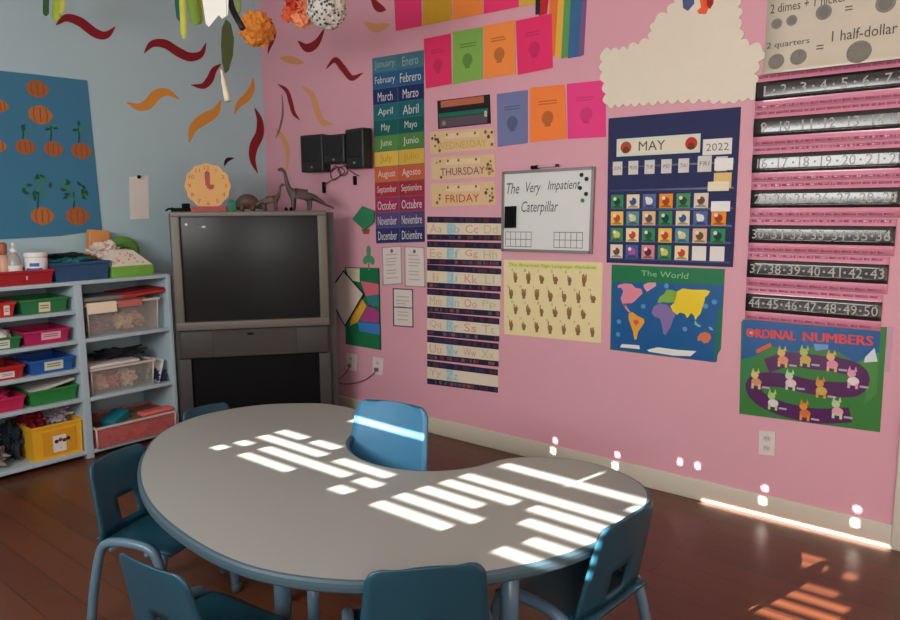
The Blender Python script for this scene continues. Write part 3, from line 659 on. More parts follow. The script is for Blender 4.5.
wavy([(56, 25), (66, 18), (80, 22), (95, 33), (106, 35), (115, 27)], BLW, .07, FRD, 'dark red wavy cutout, leftmost on the blue wall', GF, pf=bl)
wavy([(144, 53), (152, 44), (165, 44), (178, 52), (190, 57), (201, 54), (206, 43)], BLW, .075, FRD, 'long dark red wavy cutout right of the leftmost one on the blue wall', GF, pf=bl)
wavy([(191, 85), (203, 86), (210, 79), (214, 70), (221, 64)], BLW, .058, FRD, 'short dark red cutout rising to the right on the blue wall', GF, pf=bl)
wavy([(126, 102), (138, 107), (148, 104), (156, 95), (167, 92), (179, 99)], BLW, .075, FOR, 'orange wavy cutout above the pinned white note', GF, pf=bl)
wavy([(189, 143), (193, 128), (204, 119), (215, 112), (221, 100)], BLW, .085, FOR, 'large orange cutout above the toy clock', GF, pf=bl)
wavy([(234, 114), (239, 104), (247, 97), (252, 88), (253, 78)], BLW, .065, FOR, 'orange cutout beside the room corner', GF, pf=bl)
wavy([(256, 108), (261, 120), (261, 134), (255, 147), (254, 160), (259, 173)], BLW, .085, FRD, 'tall dark red cutout in the room corner above the dinosaurs', GF, pf=lambda x, y: bl(x-1.5, y))
wavy([(264, 16), (272, 25), (274, 36), (270, 46), (268, 54)], PK, .05, FRD, 'dark red cutout half hidden by the orange ball', GF2, pf=pk)
wavy([(298, 41), (307, 48), (317, 43), (325, 28)], PK, .07, FRD, 'dark red hooked cutout under the speckled ball', GF2, pf=pk)
wavy([(326, 69), (335, 60), (343, 68), (352, 78), (363, 73)], PK, .055, FRD, 'dark red wavy cutout above the speakers', GF2, pf=pk)
wavy([(280, 58), (291, 60), (304, 63)], PK, .06, pap((214, 150, 104)), 'short pale orange cutout right of the orange ball', GF2, pf=pk)
wavy([(278, 84), (287, 91), (291, 103), (294, 113), (300, 120)], PK, .05, FRD, 'thin dark red cutout right of the room corner', GF2, pf=pk)
wavy([(301, 86), (312, 95), (317, 110), (323, 122), (333, 124)], PK, .065, pap((222, 158, 106)), 'pale orange cutout left of the speakers', GF2, pf=pk)
wavy([(276, 128), (284, 140), (288, 152), (287, 172)], PK, .055, pap((220, 160, 104)), 'pale orange cutout above the tall dinosaur', GF2, pf=pk)
wavy([(371, -2), (378, 7), (386, 10)], PK, .06, FRD, 'red scrap near the top of the pink wall', GF2, pf=pk)
wavy([(364, 22), (376, 28), (390, 24)], PK, .06, pap((218, 156, 108)), 'faint orange scrap above the months chart', GF2, pf=pk)
wavy([(282, 94), (283, 112), (280, 128), (276, 138)], PK, .025, pap((128, 104, 92)), 'thin grey-brown strip right of the room corner', GF2, name='paper_strip', pf=pk)
wavy([(224, 166), (227, 160), (234, 158)], BLW, .03, BLACKM, 'small black curl on the wall just above the toy clock', GF, name='paper_curl', pf=bl)

# blue pumpkin poster
pb = pap((66, 126, 158)); mb = MB()
edge = [bl(*p) for p in ((-45, 66), (40, 75), (87, 80.5), (92, 130), (97, 180), (102, 230), (60, 236), (-45, 242))]
mb.prism(edge, BLW, .001, .004, pb)
po = tag(mb.build('craft_poster'), 'large blue paper poster of pumpkins and sprouts on the blue wall', 'poster')
PUM = [pap((188, 116, 66)), pap((172, 100, 58))]; SPR = pap((30, 92, 74)); SPR2 = pap((70, 140, 100))
for px, py, r in ((37, 89, 11), (40, 115, 12), (0, 106, 8), (25, 147, 10), (53, 149, 9.5), (81, 151, 10), (-2, 146, 8), (42, 216, 11.5), (77, 216, 11.5)):
    cx, cz = bl(px, py); rr = abs(bl(px+r, py)[0]-cx); mb = MB()
    out = [(cx+rr*math.cos(t)*(1+.05*math.cos(5*t)), cz+rr*.78*math.sin(t)*(1+.05*math.cos(4*t))) for t in [2*PI*k/28 for k in range(28)]]
    mb.prism(out, BLW, .0042, .0056, PUM[px % 2])
    for s in (-.45, 0, .45): mb.band([(cx+s*rr, cz-rr*.6), (cx+s*rr*1.3, cz), (cx+s*rr, cz+rr*.6)], .006, BLW, .0059, pap((150, 84, 46)))
    mb.build('paper_pumpkin', po)
def sprout(px, py0, py1, leaves, r, seed):
    rnd = random.Random(seed); mb = MB(); x0, z0 = bl(px, py0); x1, z1 = bl(px, py1)
    mb.band([(x0, z0), ((x0+x1)/2+.005, (z0+z1)/2), (x1, z1)], .008, BLW, .0062, SPR)
    for k in range(leaves):
        a = rnd.uniform(0, 2*PI); d = r*math.sqrt(rnd.uniform(.05, 1)); cx, cz = x1+d*math.cos(a), z1+d*math.sin(a)*.85
        t = rnd.uniform(0, PI); L = .02
        mb.poly([(cx+L*math.cos(t), cz+L*math.sin(t)), (cx-L*.5*math.sin(t), cz+L*.5*math.cos(t)), (cx-L*math.cos(t), cz-L*math.sin(t)), (cx+L*.5*math.sin(t), cz-L*.5*math.cos(t))], BLW, .0064+.00002*k, SPR if k % 2 else SPR2)
    mb.build('paper_sprout', po)
sprout(37, 209, 187, 22, .075, 1); sprout(73, 209, 192, 24, .075, 2); sprout(78, 143, 128, 5, .03, 3); sprout(22, 139, 130, 4, .03, 4); sprout(50, 141, 126, 4, .028, 5)
# white note with push pin
a = bl(129, 176); b_ = bl(149, 219); mb = MB(); mb.prism([bl(129, 177), bl(148, 175.5), bl(149, 218.5), bl(130, 219.5)], BLW, .001, .003, WHITE)
o = tag(mb.build('paper_note'), 'narrow white note pinned to the blue wall left of the television', 'note')
p = bl(137.5, 177); MB().lathe([(.004, 0), (.004, .012), (.011, .013), (.011, .02), (.004, .022)], (0, 0, 0), BLK, 10, Matrix.Translation((.003, p[0], p[1])) @ Matrix.Rotation(PI/2, 4, 'Y')).build('push_pin', o)

# ------------------------------------------------------------------ the pink wall
def q4(*p): return [pk(*x) for x in p]
def sheet(name, quad, m, th=.002, off=.0008, side=None):
    mb = MB(); mb.prism(quad, PK, off, off+th, m, side); mb.W = off+th; mb.quad = quad
    return mb
def bilin(quad):                         # quad = TL, TR, BR, BL ; s right, t down
    A_, B_, C_, D_ = [Vector(q) for q in quad]
    return lambda s, t: tuple((A_*(1-s)+B_*s)*(1-t)+(D_*(1-s)+C_*s)*t)
def local_text(mb, f, t, m, s0, s1, t0, t1, w, shear=0):   # text in the s,t square of a sheet
    vs, fs, x0, x1, y0, y1 = text_mesh(t, shear)
    mb.add([PK(*f(s0+(v.x-x0)/(x1-x0)*(s1-s0), t1-(v.y-y0)/(y1-y0)*(t1-t0)), w) for v in vs], fs, m)
def lrect(mb, f, s0, s1, t0, t1, w, m): mb.poly([f(s0, t1), f(s1, t1), f(s1, t0), f(s0, t0)], PK, w, m)
def lines(mb, f, w, m, s0, s1, rows, h, seed=0):
    rnd = random.Random(seed)
    for t in rows: lrect(mb, f, s0, s0+(s1-s0)*rnd.uniform(.7, 1), t, t+h, w, m)
# coloured paper rows
def cpaper(pts, rgb, label, group, design=True, seed=0):
    quad = q4(*pts); m = pap(rgb); mb = sheet('craft_paper', quad, m); f = bilin(quad)
    ink = pap(tuple(int(v*(.9 if rgb[1] < 90 else .78)) for v in rgb))
    if design:
        lines(mb, f, mb.W+.0004, ink, .25, .8, (.26, .31), .022, seed)
        c = f(.5, .58); mb.disc(c, .035, PK, mb.W+.0004, ink, 12); lrect(mb, f, .42, .58, .7, .74, mb.W+.0004, ink)
    return tag(mb.build('craft_paper'), label, 'paper', group)
G1 = 'coloured sheets in the top row'; G2 = 'coloured sheets in the second row'; G3 = 'coloured sheets above the whiteboard'
cpaper([(394, -14), (421, -20), (422, 26), (396, 31)], (232, 60, 116), 'leftmost hot pink sheet of the cut-off top row', G1, False)
cpaper([(423, -20), (452, -27), (452, 20), (423, 26)], (206, 158, 46), 'mustard sheet of the cut-off top row', G1, False)
cpaper([(453, -27), (482, -33), (483, 14), (453, 20)], (244, 140, 66), 'orange sheet of the cut-off top row', G1, False)
cpaper([(484, -34), (518, -40), (519, 7), (484, 14)], (236, 58, 112), 'second hot pink sheet of the cut-off top row', G1, False)
cpaper([(520, -40), (541, -46), (541, 3), (520, 7)], (216, 176, 66), 'yellow sheet at the right end of the cut-off top row', G1, False)
cpaper([(424, 39), (451, 33.5), (452, 84), (426, 88.5)], (232, 52, 106), 'hot pink sheet, left end of the second row', G2, True, 1)
cpaper([(453, 32), (483, 27), (483, 79), (453, 84.5)], (134, 180, 84), 'green sheet in the second row', G2, True, 2)
cpaper([(484, 26), (515, 20), (516, 74), (484, 79)], (250, 146, 72), 'orange sheet in the second row', G2, True, 3)
cpaper([(516, 21), (552, 13.5), (553, 68), (518, 75)], (236, 54, 110), 'hot pink sheet, right end of the second row', G2, True, 4)
cpaper([(497, 94), (528, 90), (528, 143), (498, 147)], (118, 126, 168), 'slate blue sheet above the whiteboard', G3, True, 5)
cpaper([(530, 88), (565, 84.5), (567, 138.5), (530, 142.5)], (250, 136, 66), 'orange sheet above the whiteboard', G3, True, 6)
cpaper([(567, 84), (606, 80), (606, 137), (568, 139)], (238, 70, 138), 'pink sheet above the whiteboard beside the cloud', G3, True, 7)
# rainbow
rb = thing('paper_rainbow', PK(*pk(565, 55), .002), 'paper rainbow leg of coloured strips behind the hot pink sheet', 'paper decoration')
for k, (c, x0, x1, yb0) in enumerate((((196, 40, 50), 539, 547, 16), ((240, 120, 56), 547, 555, 58), ((232, 182, 76), 555, 561.5, 59), ((96, 160, 92), 561.5, 568, 59), ((62, 108, 150), 568, 579, 58.5), ((128, 92, 140), 579, 584, 57))):
    top = 7; quad = q4((x0+4, -16), (x1+4, -20), (x1, yb0-2), (x0, yb0))
    mb = MB(); mb.prism(quad, PK, .001, .0025, pap(c)); mb.build('rainbow_strip', rb)
tag(MB().prism(q4((536, 0), (541, -2), (540, 14), (536, 15)), PK, .003, .005, BLACKM).build('paper_strip'), 'narrow black strip at the foot of the cut-off top row', 'paper decoration')

# cloud of white paper
cl = [(602, 62), (601, 78), (606, 92), (609, 104)]
def scallop(pts, r):
    out = []
    q = [Vector((*pk(*p), 0)) for p in pts]; n = len(q)
    for i in range(n):
        a, b = q[i], q[(i+1) % n]; L = (b-a).length; k = max(1, round(L/r)); d = (b-a)/k; nn = Vector((d.y, -d.x, 0)).normalized()
        for j in range(k):
            s = a+d*j; h = d.length*.38*(.8+.4*((i*7+j*3) % 5)/5)
            for t in (0, .2, .4, .6, .8): out.append(tuple((s+d*t+nn*h*math.sin(PI*t)).to_2d()))
    return out
cpts = [(603, 52), (603, 72), (608, 105), (640, 103), (668, 100), (700, 99), (730, 101), (758, 96), (754, 74), (763, 50), (750, 46), (741, 40), (739, 18), (736, -25), (700, -30), (682, -8), (668, 14), (655, 22), (650, 40), (628, 50)]
mb = MB(); sc_ = scallop(cpts, .045)
if sum(sc_[i][0]*sc_[(i+1) % len(sc_)][1]-sc_[(i+1) % len(sc_)][0]*sc_[i][1] for i in range(len(sc_))) < 0: sc_ = sc_[::-1]
mb.prism(sc_, PK, .001, .006, mat('cloud_paper', (232, 222, 202), .8, var=.03, bump=.3, bscale=14))
tag(mb.build('paper_cloud'), 'big off-white paper cloud with scalloped edges on the pink wall', 'paper decoration')

# months chart
quad = q4((372.5, 58.5), (424, 50), (425, 242), (376.5, 243.5)); f = bilin(quad); mb = sheet('chart', quad, pap((60, 110, 130)))
cols = [(74, 124, 140), (46, 96, 140), (38, 50, 104), (34, 108, 116), (26, 96, 92), (88, 142, 66), (232, 190, 78), (214, 104, 62), (176, 48, 58), (166, 44, 88), (92, 70, 124), (52, 50, 100)]
mo = [('January', 'Enero'), ('February', 'Febrero'), ('March', 'Marzo'), ('April', 'Abril'), ('May', 'Mayo'), ('June', 'Junio'), ('July', 'Julio'), ('August', 'Agosto'), ('September', 'Septiembre'), ('October', 'Octubre'), ('November', 'Noviembre'), ('December', 'Diciembre')]
INKW = pap((214, 214, 210)); 
for k, (c, (e, s)) in enumerate(zip(cols, mo)):
    t0, t1 = k/12, (k+1)/12; lrect(mb, f, 0, .495, t0, t1-.004, mb.W+.0003, pap(c)); lrect(mb, f, .505, 1, t0, t1-.004, mb.W+.0003, pap(tuple(int(v*.93) for v in c)))
    ink = INKW if k not in (0, 6) else pap((150, 170, 172) if k == 0 else (190, 150, 60))
    h = .024; tm = (t0+t1)/2
    for (w_, s0) in ((e, .25), (s, .75)):
        hw = min(.2, .03*len(w_)); local_text(mb, f, w_, ink, s0-hw, s0+hw, tm-h, tm+h, mb.W+.0007)
tag(mb.build('months_chart'), 'tall rainbow-banded months chart on the pink wall', 'chart')

# day cards
CRM = pap((224, 192, 146))
def daycard(pts, word, ink, label, seed):
    quad = q4(*pts); f = bilin(quad); mb = sheet('day_card', quad, CRM); w = mb.W+.0004; rnd = random.Random(seed)
    for k in range(12):
        c = f(rnd.choice((rnd.uniform(.02, .16), rnd.uniform(.86, .97))), rnd.uniform(.1, .9)); mb.disc(c, rnd.uniform(.006, .012), PK, w+.00002*k, pap(rnd.choice(((150, 84, 60), (112, 104, 62), (184, 130, 84), (90, 70, 60)))), 8)
    lrect(mb, f, .25, .78, .12, .36, w, pap((232, 206, 166)))
    for k in (.28, .45, .72): mb.disc(f(k, .18), .008, PK, w+.0004, pap((150, 90, 60)), 8)
    hw = .042*len(word)+.03; local_text(mb, f, word, pap(ink), .5-hw+.02, .5+hw-.02, .5, .84, w+.0008)
    return tag(mb.build('day_card'), label, 'card', 'weekday cards on the pink wall')
daycard([(430, 132), (494, 128), (495, 149), (431, 154)], 'WEDNESDAY', (214, 170, 66), 'cream weekday card reading WEDNESDAY in yellow', 1)
daycard([(431, 158), (495, 154), (496, 177), (432, 180)], 'THURSDAY', (128, 70, 118), 'cream weekday card reading THURSDAY in purple', 2)
daycard([(431, 184), (495, 181.5), (496, 204.5), (432, 207)], 'FRIDAY', (196, 72, 56), 'cream weekday card reading FRIDAY in red', 3)
quad = q4((438, 101), (490, 94.5), (491, 123.5), (439, 129)); f = bilin(quad); mb = sheet('card', quad, pap((34, 34, 40)), .006); w = mb.W+.0004
lrect(mb, f, .07, .9, .03, .26, w, pap((190, 106, 78))); lrect(mb, f, .02, .97, .46, .62, w, pap((34, 110, 86))); lrect(mb, f, .03, .95, .64, .97, w, pap((96, 80, 92)))
mb.disc(f(.12, .82), .014, PK, w+.0003, pap((150, 134, 112)), 10); lrect(mb, f, .9, .95, .55, .75, w+.0003, pap((180, 190, 180)))
tag(mb.build('header_card'), 'dark card with orange and green bands above the weekday cards', 'card')

# alphabet strips
DARKB = pap((44, 34, 58)); letters = ['Aa Bb Cc Dd', 'Ee Ff Gg Hh', 'Ii Jj Kk Ll', 'Mm Nn Oo Pp', 'Qq Rr Ss Tt', 'Uu Vv Ww Xx', 'Yy Zz']
tops = [(216.5, 217.5), (241, 243), (264.5, 268.5), (288.5, 293.5), (312, 318.5), (336, 343.5), (360.5, 369.5)]; hh = 23.2
cw = [pap((214, 176, 140)), pap((154, 192, 200)), pap((212, 154, 138)), pap((204, 192, 146))]
nmz = ['first', 'second', 'third', 'fourth', 'fifth', 'sixth', 'lowest']
for k, (l, r) in enumerate(tops):
    quad = q4((427.5, l), (502.5-.7*k, r), (502.5-.7*k, r+hh), (427.5, l+hh)); f = bilin(quad); mb = sheet('alphabet_strip', quad, pap((228, 214, 190))); w = mb.W+.0004
    rnd = random.Random(k)
    for t0, t1 in ((0, .26), (.76, 1)):
        lrect(mb, f, 0, 1, t0, t1, w, DARKB)
        for j in range(22):
            s = rnd.uniform(0, .97); c = rnd.choice(((90, 40, 70), (60, 60, 100), (130, 90, 70), (70, 90, 110), (120, 50, 60)) if t0 else ((70, 50, 80), (60, 50, 90), (90, 50, 60)))
            lrect(mb, f, s, s+rnd.uniform(.015, .05), t0+.05, t1-.05, w+.0003+.00002*j, pap(c))
    lrect(mb, f, .29, .38, .26, .76, w, pap((176, 206, 208)))
    for j, tx_ in enumerate(letters[k].split()): hw = .085*(.45 if tx_ == 'Ii' else .7 if tx_ in ('Jj', 'Ll') else 1); local_text(mb, f, tx_, cw[j], .125+.245*j-hw, .125+.245*j+hw, .33, .69, w+.0008)
    tag(mb.build('alphabet_strip'), '%s alphabet strip from the top of its column, reading %s' % (nmz[k], letters[k]), 'strip', 'alphabet strips on the pink wall')

# certificates
for k, (pts, lab) in enumerate((([(382, 247), (402, 245.5), (403, 284), (383, 285.5)], 'left one of two white certificates under the months chart'), ([(404.5, 246), (425, 247), (426, 287.5), (405, 286.5)], 'right one of two white certificates under the months chart'), ([(393, 288), (413.5, 289), (414, 327.5), (393.5, 326)], 'single dark-bordered certificate below the other two'))):
    quad = q4(*pts); f = bilin(quad); mb = sheet('certificate', quad, pap((226, 214, 206))); w = mb.W+.0004
    bd = pap((92, 90, 96)) if k == 2 else pap((176, 160, 158))
    for s0, s1, t0, t1 in ((.0, .06, 0, 1), (.94, 1, 0, 1), (0, 1, 0, .03), (0, 1, .97, 1)): lrect(mb, f, s0, s1, t0, t1, w, bd)
    lines(mb, f, w, pap((190, 180, 176)), .2, .8, (.2, .3, .38, .46, .6, .68, .8), .03, k); 
    if k == 2: lrect(mb, f, .06, .94, .48, .51, w+.0002, bd)
    else: mb.disc(f(.5, .12), .012, PK, w, GREYINK, 10)
    tag(mb.build('certificate'), lab, 'certificate', 'certificates on the pink wall')

# green diamond and leaf
mb = MB(); DGN = pap((52, 132, 92)); mb.prism(q4((354, 219), (364, 206), (376, 211), (375.5, 222), (366, 230)), PK, .012, .016, DGN, pap((36, 92, 66)))
mb.prism(q4((357, 219), (365, 210), (372, 214), (372, 221), (366, 227)), PK, .001, .012, pap((36, 92, 66)))
mb.prism(q4((362, 229), (370, 229), (369, 234), (364, 234)), PK, .001, .006, pap((150, 90, 60)))
tag(mb.build('paper_diamond'), 'green diamond-shaped paper cutout standing off the pink wall', 'paper decoration')
mb = MB(); LF = pap((84, 150, 106))
lobes = []
cx, cz = pk(369, 257)
for k in range(60):
    t = 2*PI*k/60; r = .038+.02*math.cos(3*(t-PI/2)); lobes.append((cx+r*math.cos(t), cz+r*1.25*math.sin(t)))
mb.prism(lobes, PK, .001, .003, LF); mb.prism([(cx-.006, cz-.085), (cx+.006, cz-.085), (cx+.004, cz-.02), (cx-.004, cz-.02)], PK, .003, .0045, LF)
tag(mb.build('paper_clover'), 'pale green three-lobed paper leaf above the kite poster', 'paper decoration')
# kite poster
quad = q4((345, 267), (379.5, 268), (381.5, 350), (346, 344)); mb = sheet('poster', quad, pap((28, 118, 74))); w = mb.W+.0004
def ppoly(mb, pts, w, rgb): mb.poly(q4(*pts), PK, w, pap(rgb))
ppoly(mb, [(346, 268), (360, 268.5), (360, 282), (350, 280)], w, (216, 206, 186)); ppoly(mb, [(361, 281), (379, 284), (379, 294), (366, 296)], w, (216, 110, 130)); ppoly(mb, [(366, 296), (379, 294), (379, 306), (370, 307)], w, (52, 130, 130))
ppoly(mb, [(362, 298), (367, 306), (358, 322), (350, 326), (352, 316)], w, (234, 176, 64)); ppoly(mb, [(369, 304), (379, 312), (379, 323), (360, 321)], w, (176, 66, 140)); ppoly(mb, [(358, 322), (380, 324), (380, 335), (360, 331)], w, (62, 130, 200))
ppoly(mb, [(346, 282), (351, 283), (351, 325), (346, 326)], w, (60, 130, 90))
ppoly(mb, [(378.5, 268), (379.7, 268), (381.7, 350), (380.4, 349.5)], w+.0003, (18, 74, 48))
tag(mb.build('kite_poster'), 'green poster with bright triangle shapes low beside the television', 'poster')
mb = MB(); kq = [(335.5, 283), (344, 271), (364, 294), (345.5, 326), (336, 308)]
mb.prism([pk(*p, .02) for p in kq], PK, .018, .022, pap((226, 204, 192)))
ok = tag(mb.build('paper_kite'), 'off-white diamond kite with black edges over the green poster', 'kite')
mb = MB(); kk = [Vector((*pk(*p, .02), 0)) for p in kq]
mb.tube([PK(v.x, v.y, .024) for v in kk+kk[:1]], .005, BLK, 6); e0 = kk[1]; e1 = Vector((*pk(347, 268, .02), 0)); e2 = Vector((*pk(364, 294, .02), 0))
mb.build('edge_tape', ok)

# whiteboard
quad = q4((505, 173.5), (594.5, 168.5), (591.5, 252), (504, 249.5)); f = bilin(quad)
wb = thing('whiteboard', PK(*f(.5, 1), .0), 'small whiteboard with a handwritten book title above the yellow poster', 'whiteboard')
mb = MB(); mb.prism(quad, PK, .002, .012, mat('whiteboard_surface', (226, 228, 224), .25, var=.01)); mb.build('writing_surface', wb)
fr = MB(); GRF = mat('grey_aluminium', (150, 142, 140), .4, .5)
for s0, s1, t0, t1 in ((-.015, .012, -.02, 1.02), (.988, 1.015, -.02, 1.02), (0, 1, -.025, .012), (0, 1, .985, 1.02)): fr.prism([f(s0, t1), f(s1, t1), f(s1, t0), f(s0, t0)], PK, .002, .017, GRF)
fr.build('frame', wb)
w = .0124
for tx_, s0, s1, t0, t1 in (('The', .04, .19, .13, .27), ('Very', .27, .44, .13, .3), ('Impatient', .52, .87, .12, .27), ('Caterpillar', .22, .64, .37, .55)): wr = MB(); local_text(wr, f, tx_, pap((78, 80, 82)), s0, s1, t0, t1, w, .25); wr.build('handwritten_word', wb)
for s0, n_ in ((.03, 5), (.6, 5)):
    wr = MB()
    for k in range(n_+1): lrect(wr, f, s0+k*.062, s0+k*.062+.006, .76, .96, w, GREYINK)
    for k in range(3): lrect(wr, f, s0, s0+.316, .76+.095*k, .768+.095*k, w, GREYINK)
    wr.build('ten_frame', wb)
mb = MB(); q = [pk(509, 206), (0, 0)]; mb.prism(q4((508.5, 206.5), (518, 206), (517.5, 227.5), (508, 228)), PK, .0125, .035, BLK); tag(mb.build('eraser'), 'black magnetic eraser stuck on the left of the whiteboard', 'eraser')
for k, (px, py) in enumerate(((583, 175), (588, 179), (581.5, 188), (587.5, 194), (584, 200.5))):
    c = pk(px, py); mb = MB(); mb.prism([(c[0]+.011*math.cos(2*PI*j/6+k), c[1]+.011*math.sin(2*PI*j/6+k)) for j in range(6)], PK, .0125, .017, pap((40, 48, 60) if k < 4 else (96, 120, 112)))
    tag(mb.build('magnet'), ['topmost', 'second', 'third', 'fourth', 'lowest, greenish'][k]+' magnet down the right side of the whiteboard', 'magnet', 'magnets on the whiteboard')
c = pk(541, 168); mb = MB(); mb.tube([PK(c[0]-.04, c[1]+.004, .02), PK(c[0]+.11, c[1]+.008, .02)], .006, mat('white_marker_barrel', (196, 178, 176), .5), 10); mk = tag(mb.build('marker'), 'dry-wipe marker lying along the top of the whiteboard', 'marker')
MB().tube([PK(c[0]-.045, c[1]+.003, .02), PK(c[0]-.005, c[1]+.005, .02)], .0095, BLK, 10).build('cap', mk)
MB().tube([PK(c[0]+.1, c[1]+.0075, .02), PK(c[0]+.115, c[1]+.0085, .02)], .0075, pap((90, 50, 50)), 10).build('end_plug', mk)

# sign alphabet poster
quad = q4((504, 259.5), (603, 262.5), (601, 343), (504.5, 334)); f = bilin(quad); mb = sheet('poster', quad, glossy((238, 222, 168))); w = mb.W+.0004
lrect(mb, f, .05, .95, .035, .10, w, pap((226, 222, 140))); local_text(mb, f, 'The American Sign Language Alphabet', pap((136, 158, 66)), .06, .94, .045, .095, w+.0003)
rnd = random.Random(3); HND = pap((158, 112, 74)); al = 'ABCDEFGHIJKLMNOPQRSTUVWXYZ'; ai = 0
for r_, (nn_, t) in enumerate(((6, .235), (7, .45), (6, .66), (7, .87))):
    for k in range(nn_):
        s = .13+.14*k if nn_ == 6 else .08+.14*k
        c = Vector(f(s, t)); hw, hh_ = rnd.uniform(.012, .016), rnd.uniform(.019, .026)
        mb.disc(c, hw, PK, w, HND, 9, hh_*.7)
        for j in range(rnd.randint(1, 4)): mb.poly(rect(c.x-hw+j*.007, c.x-hw+j*.007+.006, c.y, c.y+hh_+rnd.uniform(-.006, .012)), PK, w+.0003, HND)
        mb.poly(rect(c.x-hw*.6, c.x+hw*.6, c.y-hh_*1.1, c.y), PK, w+.0004, pap((140, 104, 80)))
        tcx = f(s-.045, t-.1); mb.text(al[ai], PK, w+.0003, pap([(176, 110, 100), (140, 150, 90), (150, 140, 160)][ai % 3]), tcx[0], tcx[0]+.012, tcx[1]-.006, tcx[1]+.008); ai += 1
tag(mb.build('sign_language_poster'), 'pale yellow poster of small brown hand signs under the whiteboard', 'poster')

# pocket calendar
quad = q4((609, 118.5), (741, 107), (733, 267), (607, 262.5)); f = bilin(quad); NAVY = mat('navy_nylon', (28, 36, 84), .7, var=.06, bump=.1, bscale=200)
cal = tag(sheet('pocket_chart', quad, NAVY, .004).build('pocket_chart'), 'navy pocket calendar for May with rows of picture cards', 'calendar')
PMT = mat('clear_pocket_hem', (44, 54, 110), .3)
w = .006
def carea(s0, s1, t0, t1): return [f(s0, t0), f(s1, t0), f(s1, t1), f(s0, t1)]
mb = MB()
for t in (.33, .49, .62, .73, .84, .965): lrect(mb, f, .02, .98, t, t+.012, .0056, PMT)
mb.build('pocket_hem', cal)
# header
qd = carea(.075, .73, .145, .265); g = bilin(qd); mb = MB(); mb.prism(qd, PK, w, w+.0015, pap((212, 222, 206))); lrect(mb, g, .03, .97, .14, .86, w+.0019, pap((232, 222, 200)))
local_text(mb, g, 'MAY', pap((90, 92, 84)), .28, .6, .22, .74, w+.0024)
for s, c in ((.12, (176, 84, 56)), (.9, (196, 60, 56))):
    cc = g(s, .5); mb.disc(cc, .028, PK, w+.0024, pap(c), 12); mb.disc((cc[0], cc[1]-.012), .016, PK, w+.0027, pap((120, 60, 44)), 10)
mb.build('month_card', cal)
qd = carea(.75, .955, .185, .285); g = bilin(qd); mb = MB(); mb.prism(qd, PK, w, w+.0015, WHITE); local_text(mb, g, '2022', pap((120, 116, 112)), .12, .9, .28, .75, w+.0019); mb.build('year_card', cal)
for k, d in enumerate(('SUN', 'MON', 'TUE', 'WED', 'THU', 'FRI', 'SAT')):
    s0 = .045+.132*k+(.012 if k > 4 else 0); big = k == 5
    qd = carea(s0, s0+.08+(.02 if big else 0), .298-(.01 if big else 0), .39); g = bilin(qd); mb = MB(); mb.prism(qd, PK, w, w+.0015, pap((216, 212, 206))); local_text(mb, g, d, GREYINK, .15, .85, .35, .62, w+.0019); mb.build('weekday_card', cal)
for k, (t0, t1, s0, s1, c) in enumerate(((.31, .385, .84, .97, (240, 238, 232)), (.4, .5, .84, .965, (228, 196, 130)), (.455, .515, .80, .95, (236, 226, 196)), (.58, .645, .83, .965, (240, 238, 234)))):
    qd = carea(s0, s1, t0, t1); mb = MB(); mb.prism(qd, PK, w+.002+.001*k, w+.0032+.001*k, pap(c)); mb.build('note_card', cal)
PAL = [((60, 140, 96), (30, 70, 60)), ((226, 214, 196), (120, 74, 60)), ((60, 140, 96), (40, 90, 60)), ((232, 220, 180), (60, 90, 150)), ((80, 96, 160), (180, 90, 150)), ((244, 196, 90), (206, 76, 50)), ((90, 110, 160), (230, 230, 230)),
       ((214, 140, 150), (96, 50, 60)), ((96, 150, 160), (220, 210, 150)), ((240, 150, 50), (170, 70, 40)), ((66, 142, 92), (220, 200, 110)), ((226, 190, 150), (110, 80, 70)), ((80, 150, 100), (40, 80, 60)), ((244, 220, 170), (206, 70, 60))]
for r_ in range(4):
    for k in range(7):
        if r_ == 0 and k == 6: continue
        s0 = .035+.133*k; t0 = .525+.115*r_; qd = carea(s0, s0+.105, t0, t0+.095); g = bilin(qd); mb = MB()
        blank = r_ == 3 and k >= 5; c1, c2 = PAL[(r_*5+k*3) % len(PAL)]
        mb.prism(qd, PK, w, w+.0015, WHITE if blank else pap(c1))
        if not blank:
            mb.disc(g(.5, .5), .018, PK, w+.0019, pap(c2), 9); mb.poly([g(.1, .9), g(.5, .7), g(.9, .88), g(.9, .95), g(.1, .95)], PK, w+.0019, pap(tuple(int(v*.7) for v in c1))); mb.disc(g(.32, .3), .009, PK, w+.0023, pap((236, 226, 200)), 7)
        mb.build('date_card', cal)

# world map poster
Qm = q4((612, 264.5), (725, 269), (721, 349), (713, 362), (610.5, 349.5)); mb = sheet('poster', Qm, glossy((24, 118, 72))); w = mb.W+.0004
def mp(x, y): return (600+x/5.167, 250+y/5.167)
def mpoly(pts, w, rgb): mb.poly(q4(*[mp(*p) for p in pts]), PK, w, glossy(rgb))
mpoly([(70, 165), (640, 180), (605, 575), (598, 580), (57, 508)], w, (26, 92, 150))
mpoly([(612, 300), (632, 310), (610, 500), (598, 578), (585, 570)], w+.0002, (30, 110, 90))
C1 = w+.0005
mpoly([(95, 180), (130, 172), (165, 175), (185, 195), (215, 200), (222, 225), (205, 240), (180, 265), (165, 275), (140, 275), (130, 290), (118, 278), (108, 250), (122, 215), (112, 195), (92, 195)], C1, (226, 140, 156))
mpoly([(130, 272), (138, 290), (150, 308), (160, 318), (152, 322), (135, 305), (124, 285)], C1, (222, 150, 140)); mpoly([(225, 180), (250, 168), (290, 168), (292, 185), (268, 200), (245, 216), (232, 200)], C1, (226, 160, 170))
